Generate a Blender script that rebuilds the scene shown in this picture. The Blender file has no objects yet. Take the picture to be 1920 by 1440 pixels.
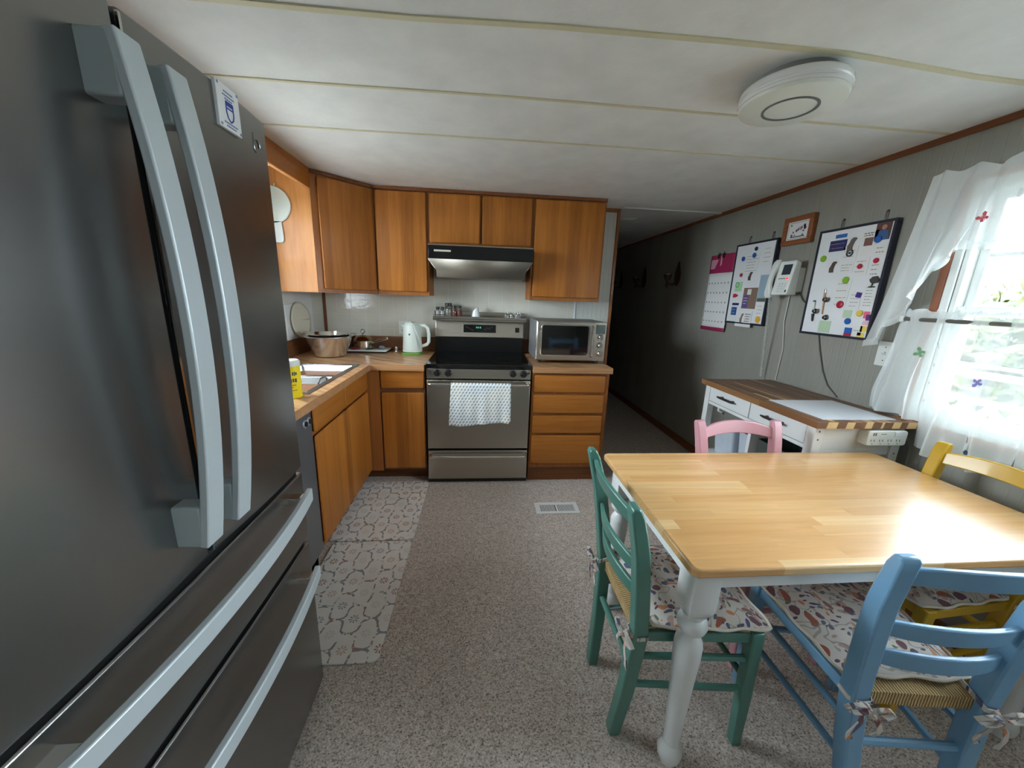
import bpy, bmesh, math, random
from math import pi, sin, cos, radians
from mathutils import Vector, Matrix
random.seed(7)
SC = bpy.context.scene
COL = SC.collection

# ------------------------------------------------------------------ camera
CAM_H, F_PX = 1.4036, 688.6
def make_camera():
    yaw, pit, rol = radians(5.261), radians(13.412), radians(1.948)
    r = Vector((cos(yaw), -sin(yaw), 0)); h = Vector((sin(yaw), cos(yaw), 0)); z = Vector((0, 0, 1))
    fwd = h*cos(pit) - z*sin(pit); up = h*sin(pit) + z*cos(pit)
    rr = r*cos(rol) + up*sin(rol); uu = up*cos(rol) - r*sin(rol)
    cd = bpy.data.cameras.new('camera'); co = bpy.data.objects.new('camera', cd); COL.objects.link(co)
    m = Matrix((rr, uu, -fwd)).transposed().to_4x4(); m.translation = (0, 0, CAM_H)
    co.matrix_world = m
    cd.sensor_fit = 'HORIZONTAL'; cd.sensor_width = 36; cd.lens = 36*F_PX/1920
    cd.clip_start = .02; cd.clip_end = 200
    SC.camera = co
make_camera()

# ------------------------------------------------------------------ sky, daylight, exposure
W = bpy.data.worlds.new('sky'); SC.world = W; W.use_nodes = True
wn = W.node_tree.nodes; wl = W.node_tree.links; wn.clear()
wo = wn.new('ShaderNodeOutputWorld'); wb = wn.new('ShaderNodeBackground')
wt = wn.new('ShaderNodeTexCoord'); ws = wn.new('ShaderNodeSeparateXYZ'); wr = wn.new('ShaderNodeValToRGB')
wl.new(wt.outputs['Generated'], ws.inputs[0]); wl.new(ws.outputs['Z'], wr.inputs[0])
wr.color_ramp.elements[0].position = 0.0; wr.color_ramp.elements[0].color = (.76, .86, .955, 1)
wr.color_ramp.elements[1].position = .6; wr.color_ramp.elements[1].color = (.80, .90, .985, 1)
wl.new(wr.outputs[0], wb.inputs[0]); wb.inputs[1].default_value = 36.0
wl.new(wb.outputs[0], wo.inputs[0])
vs = SC.view_settings
vs.view_transform = 'Standard'; vs.look = 'None'; vs.gamma = 1; vs.use_curve_mapping = False
vs.exposure = 0.0
SC.cycles.use_denoising = True
SC.cycles.max_bounces = 12; SC.cycles.diffuse_bounces = 6; SC.cycles.transparent_max_bounces = 16
SC.cycles.sample_clamp_indirect = 8.0

# daylight portals sitting in the window openings (they guide the sky's own light, add none)
def portal(name, loc, rot, sx, sy):
    l = bpy.data.lights.new(name, 'AREA'); l.shape = 'RECTANGLE'; l.size = sx; l.size_y = sy
    l.energy = 1; l.cycles.is_portal = True
    o = bpy.data.objects.new(name, l); o.location = loc; o.rotation_euler = rot; COL.objects.link(o)
XR, XL, YK, YB, YH, ZC = 2.042, -1.41, 3.29, -2.3, 7.6, 2.154
XH = 1.165                                       # hallway's left wall
WR = (.12, 1.475, .93, 1.90)                     # right window opening y0,y1,z0,z1
WL_ = (1.36, 2.50, 1.17, 2.0)                   # window over the sink
WR_FILL = (-1.75, -1.15, 1.15, 1.92)                   # added window, unseen behind the photographer, for fill light
portal('daylight_right', (XR+.10, (WR[0]+WR[1])/2, (WR[2]+WR[3])/2), (0, radians(90), 0), WR[3]-WR[2], WR[1]-WR[0])
portal('daylight_left', (XL-.10, (WL_[0]+WL_[1])/2, (WL_[2]+WL_[3])/2), (0, radians(-90), 0), WL_[3]-WL_[2], WL_[1]-WL_[0])
portal('daylight_fill_rear', (XR+.10, (WR_FILL[0]+WR_FILL[1])/2, (WR_FILL[2]+WR_FILL[3])/2), (0, radians(90), 0), WR_FILL[3]-WR_FILL[2], WR_FILL[1]-WR_FILL[0])

# ------------------------------------------------------------------ materials
def lin(c):
    c /= 255.0
    return c/12.92 if c <= .04045 else ((c+.055)/1.055)**2.4
def rgb(r, g, b): return (lin(r), lin(g), lin(b), 1)
def mix(a, b, t): return tuple(a[i]*(1-t)+b[i]*t for i in range(3)) + (1,)
def sc_(a, k): return (min(a[0]*k, 1), min(a[1]*k, 1), min(a[2]*k, 1), 1)
class NT:
    def __init__(s, name):
        s.m = bpy.data.materials.new(name); s.m.use_nodes = True
        s.n = s.m.node_tree.nodes; s.l = s.m.node_tree.links; s.n.clear()
        s.out = s.n.new('ShaderNodeOutputMaterial'); s.b = s.n.new('ShaderNodeBsdfPrincipled')
        s.l.new(s.b.outputs[0], s.out.inputs[0])
        s.tc = s.n.new('ShaderNodeTexCoord').outputs['Object']
    def set(s, inp, v):
        i = s.b.inputs[inp]
        if hasattr(v, 'is_output'): s.l.new(v, i)
        else: i.default_value = v
    def node(s, t, ins={}, **kw):
        n = s.n.new(t)
        for k, v in kw.items(): setattr(n, k, v)
        for k, v in ins.items():
            if hasattr(v, 'is_output'): s.l.new(v, n.inputs[k])
            else: n.inputs[k].default_value = v
        return n
    def map(s, scale, loc=(0, 0, 0), rot=(0, 0, 0), src=None):
        return s.node('ShaderNodeMapping', {'Vector': src or s.tc, 'Scale': scale, 'Location': loc, 'Rotation': rot}).outputs[0]
    def noise(s, vec, scale=1, detail=3, rough=.55, dist=0):
        return s.node('ShaderNodeTexNoise', {'Vector': vec, 'Scale': scale, 'Detail': detail, 'Roughness': rough, 'Distortion': dist}).outputs[0]
    def ramp(s, fac, stops, interp='LINEAR'):
        n = s.node('ShaderNodeValToRGB', {0: fac}); r = n.color_ramp; r.interpolation = interp
        while len(r.elements) < len(stops): r.elements.new(.5)
        for e, (p, c) in zip(r.elements, stops): e.position = p; e.color = c if len(c) == 4 else (*c, 1)
        return n.outputs[0]
    def math(s, op, a, b=0.0, c=0.0):
        return s.node('ShaderNodeMath', {0: a, 1: b, 2: c}, operation=op).outputs[0]
    def xyz(s, src=None):
        return s.node('ShaderNodeSeparateXYZ', {0: src or s.tc}).outputs
    def comb(s, x, y, z=0.0): return s.node('ShaderNodeCombineXYZ', {0: x, 1: y, 2: z}).outputs[0]
    def mixc(s, fac, a, b, mode='MIX'):
        return s.node('ShaderNodeMixRGB', {0: fac, 1: a, 2: b}, blend_type=mode).outputs[0]
    def white(s, vec=None, w=None):
        n = s.n.new('ShaderNodeTexWhiteNoise')
        if w is not None: n.noise_dimensions = '1D'; s.l.new(w, n.inputs['W'])
        else: n.noise_dimensions = '3D'; s.l.new(vec, n.inputs['Vector'])
        return n.outputs['Value']
    def bump(s, h, strength=.3, dist=.01):
        n = s.node('ShaderNodeBump', {'Height': h, 'Strength': strength, 'Distance': dist})
        s.l.new(n.outputs[0], s.b.inputs['Normal'])
def pm(name, col, rough=.5, metal=0.0, var=.06, scale=14, bump=0, bscale=60, coat=0, trans=0, emit=None):
    t = NT(name)
    f = t.noise(t.map((1, 1, 1)), scale, 3)
    t.set('Base Color', t.ramp(f, [(.25, sc_(col, 1-var)), (.75, sc_(col, 1+var))]))
    t.set('Roughness', rough); t.set('Metallic', metal)
    if coat: t.set('Coat Weight', coat); t.set('Coat Roughness', .08)
    if trans: t.set('Transmission Weight', trans)
    if bump: t.bump(t.noise(t.tc, bscale, 3), bump, .004)
    if emit: t.set('Emission Color', emit[0]); t.set('Emission Strength', emit[1])
    return t.m
def wood(name, c1, c2, grain='z', board=0, baxis='x', rough=.38, bvar=.35, gs=34, coat=.15):
    """streaky wood along one axis; glued boards of different tint across another"""
    t = NT(name)
    o = t.xyz()
    vec = t.tc
    if board:
        fl = t.math('FLOOR', t.math('DIVIDE', o['XYZ'.index(baxis.upper())], board))
        wv = t.white(w=t.math('ADD', fl, 3.37))
        off = t.math('MULTIPLY', wv, 40.0)
        vec = t.node('ShaderNodeVectorMath', {0: t.tc, 1: t.comb(off, off, off)}, operation='ADD').outputs[0]
    s = {'x': (1.6, gs, gs), 'y': (gs, 1.6, gs), 'z': (gs, gs, 1.6)}[grain]
    n1 = t.noise(t.map(s, src=vec), 1, 5, .6, .9)
    s2 = tuple(k*5 if k > 2 else k*2 for k in s)
    n2 = t.noise(t.map(s2, src=vec), 1, 2, .5)
    f = t.math('ADD', t.math('MULTIPLY', n1, .75), t.math('MULTIPLY', n2, .25))
    c = t.ramp(f, [(.3, c2), (.5, mix(c1, c2, .4)), (.68, c1)])
    if board:
        k = t.math('ADD', t.math('MULTIPLY', wv, bvar), 1-bvar*.55)
        c = t.mixc(1.0, c, t.comb(k, t.math('POWER', k, 1.15), t.math('POWER', k, 1.35)), 'MULTIPLY')
    t.set('Base Color', c); t.set('Roughness', rough); t.set('Coat Weight', coat); t.set('Coat Roughness', .2); t.set('Specular IOR Level', .3)
    t.bump(n2, .06, .002)
    return t.m
def staves(name, cols, along='x', across='y', w=.042, L=.55, rough=.25, gs=60, coat=.3, rot=0.0):
    """butcher block of random staves"""
    t = NT(name); src = t.map((1, 1, 1), rot=(0, 0, rot)); o = t.xyz(src)
    A = o['XYZ'.index(along.upper())]; C = o['XYZ'.index(across.upper())]
    row = t.math('FLOOR', t.math('DIVIDE', C, w))
    wr_ = t.white(w=t.math('ADD', row, .71))
    seg = t.math('FLOOR', t.math('ADD', t.math('DIVIDE', A, L), t.math('MULTIPLY', wr_, 7.0)))
    v = t.white(vec=t.comb(row, seg, 2.3))
    c = t.ramp(v, cols)
    off = t.math('MULTIPLY', v, 30.0)
    vec = t.node('ShaderNodeVectorMath', {0: src, 1: t.comb(off, off, off)}, operation='ADD').outputs[0]
    s = (3.0, gs, gs) if along == 'x' else (gs, 3.0, gs)
    n = t.noise(t.map(s, src=vec), 1, 4, .6, .6)
    k = t.math('ADD', t.math('MULTIPLY', n, .5), .76)
    c = t.mixc(1.0, c, t.comb(k, k, k), 'MULTIPLY')
    t.set('Base Color', c); t.set('Roughness', rough); t.set('Coat Weight', coat); t.set('Coat Roughness', .2)
    return t.m
def steel(name, col, rough=.3, axis='x', aniso=.4):
    t = NT(name)
    s = {'x': (2, 900, 900), 'y': (900, 2, 900), 'z': (900, 900, 2)}[axis]
    n = t.noise(t.map(s), 1, 2)
    t.set('Base Color', t.ramp(n, [(.3, sc_(col, .99)), (.7, sc_(col, 1.01))]))
    t.set('Metallic', 1.0)
    t.set('Roughness', rough)
    return t.m

M = {}
oak1, oak2 = rgb(174, 108, 41), rgb(147, 86, 29)
M['oak_v'] = wood('oak_vertical', oak1, oak2, 'z', .088, 'x', rough=.5, coat=.03)
M['oak_vy'] = wood('oak_vertical_side_run', oak1, oak2, 'z', .088, 'y', rough=.5, coat=.03)
M['oak_h'] = wood('oak_horizontal', oak1, oak2, 'x', 0, rough=.4, gs=26)
M['oak_hy'] = wood('oak_horizontal_side_run', oak1, oak2, 'y', 0, rough=.4, gs=26)
M['oak_frame'] = wood('oak_face_frame', rgb(160, 98, 46), rgb(130, 76, 34), 'z', 0, rough=.45)
M['oak_panel'] = wood('oak_plywood_panel', rgb(210, 144, 80), rgb(176, 112, 56), 'z', 0, gs=14, rough=.4)
M['brown_trim'] = wood('brown_trim_wood', rgb(132, 78, 46), rgb(96, 54, 30), 'y', 0, rough=.45)
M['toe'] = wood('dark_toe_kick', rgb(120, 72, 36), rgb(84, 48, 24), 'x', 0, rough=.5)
M['counter'] = staves('laminate_butcher_block', [(0, rgb(150, 108, 72)), (.5, rgb(176, 132, 92)), (1, rgb(196, 156, 114))], 'x', 'y', .022, .34, .35, 50, .1, rot=radians(38))
M['counter_edge'] = wood('laminate_edge', rgb(188, 140, 98), rgb(150, 106, 70), 'x', 0, rough=.4)
M['splash'] = wood('brown_upstand', rgb(128, 84, 52), rgb(96, 60, 36), 'x', 0, rough=.4)
M['table_top'] = staves('rubberwood_butcher_block', [(0, rgb(206, 156, 98)), (.5, rgb(212, 163, 106)), (.88, rgb(216, 170, 114)), (1, rgb(225, 187, 136))], 'x', 'y', .047, .46, .24, 55, .7)
M['walnut_block'] = staves('acacia_butcher_block', [(0, rgb(82, 48, 28)), (.55, rgb(108, 70, 42)), (.84, rgb(134, 92, 56)), (1, rgb(204, 166, 112))], 'y', 'x', .021, .5, .4, 60, .1)
M['end_grain'] = None
M['white_paint'] = pm('white_paint', rgb(224, 226, 225), .35, var=.02, coat=.2)
M['white_vinyl'] = pm('white_vinyl', rgb(235, 238, 236), .4, var=.02)
M['white_plastic'] = pm('white_plastic', rgb(222, 226, 222), .35, var=.02)
M['mint_plastic'] = pm('pale_mint_plastic', rgb(218, 228, 220), .35, var=.02)
M['green_plastic'] = pm('green_plastic', rgb(104, 168, 60), .4)
M['black_plastic'] = pm('black_plastic', rgb(24, 24, 26), .35)
M['black_glass'] = pm('black_glass', rgb(8, 8, 9), .06, var=.02, coat=.5)
M['black_enamel'] = pm('black_enamel', rgb(14, 14, 15), .25)
M['steel_h'] = steel('brushed_steel_horizontal', rgb(182, 176, 166), .27, 'x')
M['steel_v'] = steel('brushed_steel_vertical', rgb(176, 172, 164), .28, 'z')
M['sink_steel'] = steel('sink_steel', rgb(200, 202, 204), .25, 'y')
M['chrome'] = pm('chrome', rgb(225, 225, 222), .09, 1.0, var=.02)
M['dark_steel'] = steel('black_stainless', rgb(150, 150, 149), .27, 'y')
M['handle_steel'] = pm('fridge_handle_satin', rgb(186, 195, 198), .42, .35, var=.02)
M['dark_gap'] = pm('black_gasket', rgb(12, 12, 13), .7)
M['grey_metal'] = pm('grey_metal', rgb(120, 118, 116), .4, .8)
M['pewter'] = pm('pewter_handle', rgb(96, 92, 90), .4, .9)
M['glass'] = pm('clear_glass', (.96, .98, .98, 1), .03, 0, var=.005, trans=1.0)
M['teal'] = pm('teal_paint', rgb(74, 124, 112), .35, var=.04, coat=.25)
M['blue'] = pm('blue_paint', rgb(114, 160, 194), .35, var=.04, coat=.25)
M['pink'] = pm('pink_paint', rgb(204, 148, 158), .35, var=.04, coat=.25)
M['yellow'] = pm('yellow_paint', rgb(206, 164, 40), .35, var=.04, coat=.25)
M['paper'] = pm('white_paper', rgb(224, 224, 222), .7, var=.015)
M['ink'] = pm('dark_ink', rgb(60, 60, 66), .7)
M['bin'] = pm('translucent_bin_plastic', rgb(190, 200, 212), .4)
M['dark_wood'] = wood('dark_carved_wood', rgb(70, 48, 36), rgb(40, 28, 22), 'z', 0)
M['frame_wood'] = wood('brown_frame_wood', rgb(150, 92, 56), rgb(112, 64, 38), 'y', 0)
M['grey_cord'] = pm('grey_cord', rgb(86, 84, 80), .6)
M['white_cord'] = pm('white_cord', rgb(205, 205, 200), .5)
M['ceramic'] = pm('white_ceramic', rgb(232, 234, 236), .15, var=.01, coat=.5)
M['cream'] = pm('cream_enamel', rgb(226, 218, 196), .3, var=.02)
M['spice'] = pm('red_spice', rgb(140, 60, 44), .6)
M['clear'] = M['glass']
def flat(name, r, g, b, rough=.55):
    k = 'c_'+name
    if k not in M: M[k] = pm(name, rgb(r, g, b), rough, var=.04)
    return M[k]

def mat_rush():
    t = NT('woven_rush'); o = t.xyz()
    w = t.node('ShaderNodeTexWave', {'Vector': t.tc, 'Scale': 42, 'Distortion': 2.2, 'Detail': 2}, bands_direction='X').outputs[0]
    n = t.noise(t.tc, 30, 3)
    f = t.math('ADD', t.math('MULTIPLY', w, .6), t.math('MULTIPLY', n, .4))
    t.set('Base Color', t.ramp(f, [(.25, rgb(120, 92, 54)), (.6, rgb(188, 158, 106)), (.9, rgb(212, 186, 136))]))
    t.set('Roughness', .75); t.bump(w, .5, .004); return t.m
M['rush'] = mat_rush()
def floral(name, base, scale, cols, seed):
    t = NT(name)
    o = t.node('ShaderNodeVectorMath', {0: t.map((1, 1, .2)), 1: (seed, seed*.7, 0)}, operation='ADD').outputs[0]
    wob = t.node('ShaderNodeTexNoise', {'Vector': o, 'Scale': scale*.9, 'Detail': 1}).outputs['Color']
    p = t.mixc(.05, o, wob, 'ADD')
    c = base
    for i, (col, sc, th) in enumerate(cols):
        v = t.node('ShaderNodeTexVoronoi', {'Vector': t.map((sc, sc*(.55 if i % 2 else 1.7), 1), rot=(0, 0, i*1.3), src=p), 'Scale': scale})
        keep = t.math('GREATER_THAN', t.xyz(v.outputs['Color'])[0], .30)
        m = t.math('MULTIPLY', t.math('LESS_THAN', v.outputs['Distance'], th), keep)
        c = t.mixc(m, c, col)
    lw = t.noise(t.map((1, 1, 1), src=o), scale*.55, 2)
    ln = t.math('LESS_THAN', t.math('ABSOLUTE', t.math('SUBTRACT', lw, .5)), .012)
    c = t.mixc(t.math('MULTIPLY', ln, .55), c, rgb(120, 112, 112))
    t.set('Base Color', c); t.set('Roughness', .85); t.set('Sheen Weight', .2)
    t.bump(t.noise(t.tc, 220, 2), .15, .002)
    return t.m
M['cushion'] = floral('floral_cushion_cloth', rgb(204, 198, 190), 19,
    [(rgb(176, 150, 140), .8, .30), (rgb(150, 84, 62), 1.0, .24), (rgb(72, 84, 120), 1.2, .25), (rgb(110, 72, 84), 1.35, .27), (rgb(86, 116, 96), 1.1, .19), (rgb(196, 128, 84), 1.5, .22), (rgb(96, 72, 92), 1.9, .24), (rgb(84, 92, 118), 2.2, .22)], 1.3)
def mat_mat():
    """pale kitchen mat with a trellis of scalloped lines and little red flowers"""
    t = NT('quatrefoil_mat'); S = 9.6
    u = t.map((S, S, S), rot=(0, 0, radians(45)))
    o = t.xyz(u)
    nz = t.noise(t.tc, 22, 2)
    wob = t.math('MULTIPLY', t.math('SUBTRACT', nz, .5), .22)
    def tri(k): return t.math('ABSOLUTE', t.math('SUBTRACT', t.math('FRACT', t.math('ADD', k, 100.0)), .5))
    def line(a, b):
        sw = t.math('MULTIPLY', t.math('SINE', t.math('MULTIPLY', b, 2*pi)), .13)
        return tri(t.math('ADD', t.math('ADD', a, sw), wob))
    d = t.math('MINIMUM', line(o[0], o[1]), line(o[1], o[0]))
    broken = t.math('GREATER_THAN', t.noise(t.tc, 52, 2), .47)
    ln = t.math('MULTIPLY', t.math('LESS_THAN', d, .05), broken)
    # flowers at cell centres: petals by angle
    cx = t.math('SUBTRACT', t.math('FRACT', t.math('ADD', o[0], 100.0)), .5+.0)
    cy = t.math('SUBTRACT', t.math('FRACT', t.math('ADD', o[1], 100.0)), .5)
    cell = t.comb(t.math('FLOOR', t.math('ADD', o[0], 100.0)), t.math('FLOOR', t.math('ADD', o[1], 100.0)), 0.0)
    ox = t.math('SUBTRACT', t.math('FRACT', t.math('ADD', o[0], 100.5)), .5); oy = t.math('SUBTRACT', t.math('FRACT', t.math('ADD', o[1], 100.5)), .5)
    r = t.math('SQRT', t.math('ADD', t.math('MULTIPLY', ox, ox), t.math('MULTIPLY', oy, oy)))
    a = t.math('ARCTAN2', oy, ox)
    pet = t.math('GREATER_THAN', t.math('SINE', t.math('MULTIPLY', a, 8.0)), .0)
    ring = t.math('MULTIPLY', t.math('LESS_THAN', r, .20), t.math('GREATER_THAN', r, .055))
    fl = t.math('MULTIPLY', t.math('MULTIPLY', pet, ring), 1.0)
    cell2 = t.comb(t.math('FLOOR', t.math('ADD', o[0], 100.5)), t.math('FLOOR', t.math('ADD', o[1], 100.5)), 0.0)
    wv = t.white(vec=cell2)
    fc = t.ramp(wv, [(0, rgb(150, 62, 56)), (.22, rgb(196, 160, 150)), (.4, rgb(130, 136, 152)), (.55, rgb(206, 206, 200)), (.86, rgb(150, 92, 80))], 'CONSTANT')
    lc = t.ramp(t.noise(t.tc, 9, 2), [(.35, rgb(140, 96, 92)), (.5, rgb(118, 118, 124)), (.65, rgb(120, 128, 146))])
    base = t.ramp(t.noise(t.tc, 7, 3), [(.3, rgb(226, 222, 216)), (.7, rgb(238, 235, 230))])
    c = t.mixc(t.math('MULTIPLY', ln, .85), base, lc)
    c = t.mixc(t.math('MULTIPLY', fl, .85), c, fc)
    t.set('Base Color', c); t.set('Roughness', .6); t.bump(t.noise(t.tc, 200, 2), .1, .002)
    return t.m
M['mat'] = mat_mat()
def mat_floor():
    t = NT('speckled_carpet')
    n1 = t.noise(t.map((1, 1, 1)), 150, 3, .7)
    n2 = t.noise(t.map((1, 1, 1), loc=(3, 1, 0)), 70, 4, .75, .8)
    n3 = t.noise(t.map((1, 1, 1), loc=(9, 4, 0)), 3, 2)
    f = t.math('ADD', t.math('MULTIPLY', n1, .55), t.math('MULTIPLY', n2, .45))
    c = t.ramp(f, [(.37, rgb(108, 96, 88)), (.45, rgb(177, 164, 155)), (.54, rgb(211, 200, 191)), (.63, rgb(236, 229, 222))])
    c = t.mixc(t.math('MULTIPLY', n3, .14), c, rgb(132, 114, 98))
    for sc, th, col, lo in ((95, .34, rgb(84, 70, 58), .62), (70, .30, rgb(142, 112, 84), .70), (120, .32, rgb(226, 220, 210), .74)):
        v = t.node('ShaderNodeTexVoronoi', {'Vector': t.map((1, 1.6, 1), rot=(0, 0, sc*.03)), 'Scale': sc})
        k = t.math('MULTIPLY', t.math('LESS_THAN', v.outputs['Distance'], th), t.math('GREATER_THAN', t.xyz(v.outputs['Color'])[0], lo))
        c = t.mixc(t.math('MULTIPLY', k, .6), c, col)
    t.set('Base Color', c); t.set('Roughness', .8); t.bump(f, .5, .006)
    return t.m
M['floor'] = mat_floor()
def mat_ceiling():
    t = NT('white_textured_ceiling')
    n = t.noise(t.tc, 55, 4, .65); n2 = t.noise(t.tc, 6, 3)
    t.set('Base Color', t.ramp(n2, [(.3, rgb(219, 221, 221)), (.7, rgb(231, 233, 233))]))
    t.set('Roughness', .85); t.bump(n, .25, .004)
    return t.m
M['ceiling'] = mat_ceiling()
def mat_bead(axis, pitch=.042, col=(149, 147, 138)):
    t = NT('painted_beadboard_'+axis); o = t.xyz()
    k = t.math('FRACT', t.math('DIVIDE', t.math('ADD', o['xyz'.index(axis)], 50.0), pitch))
    g = t.math('MULTIPLY', t.math('ABSOLUTE', t.math('SUBTRACT', k, .5)), 2.0)     # 1 at the groove
    gr = t.ramp(g, [(.80, (0, 0, 0)), (.97, (1, 1, 1))])
    n = t.noise(t.map((1, 1, .3)), 5, 3)
    b = t.ramp(n, [(.3, rgb(*[c-7 for c in col])), (.7, rgb(*[c+4 for c in col]))])
    t.set('Base Color', t.mixc(t.math('MULTIPLY', gr, .10), b, rgb(150, 146, 136)))
    t.set('Roughness', .55); t.bump(t.math('SUBTRACT', 1.0, gr), .35, .003)
    return t.m
M['bead_y'] = mat_bead('y'); M['bead_x'] = mat_bead('x', .04, (206, 208, 202))
def mat_tile():
    t = NT('glossy_wall_tile'); o = t.xyz()
    u = t.math('DIVIDE', t.math('ADD', o[0], 50.02), .1165); v = t.math('DIVIDE', t.math('ADD', o[2], 49.93), .1165)
    def edge(k): return t.math('MULTIPLY', t.math('ABSOLUTE', t.math('SUBTRACT', t.math('FRACT', k), .5)), 2.0)
    e = t.math('MAXIMUM', edge(u), t.math('MULTIPLY', edge(v), .985))
    g = t.ramp(e, [(.955, (0, 0, 0)), (.985, (1, 1, 1))])
    n = t.noise(t.tc, 3.5, 4)
    b = t.ramp(n, [(.3, rgb(204, 200, 186)), (.7, rgb(218, 215, 203))])
    t.set('Base Color', t.mixc(g, b, rgb(214, 214, 206)))
    t.set('Roughness', t.math('ADD', t.math('MULTIPLY', g, .5), .07))
    h = t.math('ADD', t.math('MULTIPLY', t.noise(t.tc, 34, 1), .5), t.math('MULTIPLY', t.math('SUBTRACT', 1.0, g), .8))
    t.bump(h, .14, .012)
    return t.m
M['tile'] = mat_tile()
M['plain_wall'] = pm('plain_wall_paint', rgb(218, 217, 212), .7, var=.02)
def mat_sheer():
    t = NT('sheer_white_voile')
    t.n.remove(t.b)
    tr = t.node('ShaderNodeBsdfTransparent', {0: (1, 1, 1, 1)}).outputs[0]
    tl = t.node('ShaderNodeBsdfTranslucent', {0: (.84, .90, .90, 1)}).outputs[0]
    df = t.node('ShaderNodeBsdfDiffuse', {0: (.86, .90, .90, 1)}).outputs[0]
    m1 = t.node('ShaderNodeMixShader', {0: .965, 1: tl, 2: df}).outputs[0]
    n = t.noise(t.map((1, 1, 1)), 500, 2)
    f = t.math('ADD', t.math('MULTIPLY', n, .2), .58)
    m2 = t.node('ShaderNodeMixShader', {0: f, 1: tr, 2: m1}).outputs[0]
    t.l.new(m2, t.out.inputs[0]); return t.m
M['sheer'] = mat_sheer()
def mat_pane():
    t = NT('window_pane_glass'); t.n.remove(t.b)
    tr = t.node('ShaderNodeBsdfTransparent', {0: (.97, .985, .98, 1)}).outputs[0]
    gl = t.node('ShaderNodeBsdfGlossy', {0: (1, 1, 1, 1), 1: .02}).outputs[0]
    fr = t.node('ShaderNodeFresnel', {0: 1.4}).outputs[0]
    t.l.new(t.node('ShaderNodeMixShader', {0: t.math('MULTIPLY', fr, .7), 1: tr, 2: gl}).outputs[0], t.out.inputs[0]); return t.m
M['pane'] = mat_pane()
def mat_towel():
    t = NT('patterned_dish_towel'); o = t.xyz()
    u = t.math('MULTIPLY', o[0], 42.0); v = t.math('MULTIPLY', o[2], 46.0)
    row = t.math('FLOOR', t.math('ADD', v, 200.0))
    fu = t.math('FRACT', t.math('ADD', t.math('ADD', u, t.math('MULTIPLY', row, .42)), 200.0)); fv = t.math('FRACT', t.math('ADD', v, 200.0))
    d = t.math('ADD', t.math('ABSOLUTE', t.math('SUBTRACT', t.math('ADD', fu, t.math('MULTIPLY', fv, -.45)), .32)), t.math('MULTIPLY', t.math('ABSOLUTE', t.math('SUBTRACT', fv, .5)), .55))
    m = t.math('LESS_THAN', d, .27)
    dc = t.ramp(t.noise(t.tc, 5, 1), [(.42, rgb(104, 124, 146)), (.56, rgb(150, 140, 112))])
    t.set('Base Color', t.mixc(t.math('MULTIPLY', m, .9), rgb(226, 228, 226), dc)); t.set('Roughness', .9)
    t.bump(t.noise(t.tc, 260, 2), .3, .003); return t.m
M['towel'] = mat_towel()
def mat_leaf():
    t = NT('leaf_green'); n = t.noise(t.tc, 2.2, 3)
    t.set('Base Color', t.ramp(n, [(.3, rgb(44, 62, 26)), (.5, rgb(66, 80, 36)), (.7, rgb(92, 96, 52))])); t.set('Roughness', .6); return t.m
M['leaf'] = mat_leaf()
M['grass'] = pm('lawn', rgb(50, 56, 40), .9, var=.2, scale=5)
M['carcass'] = M['oak_frame']

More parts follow.
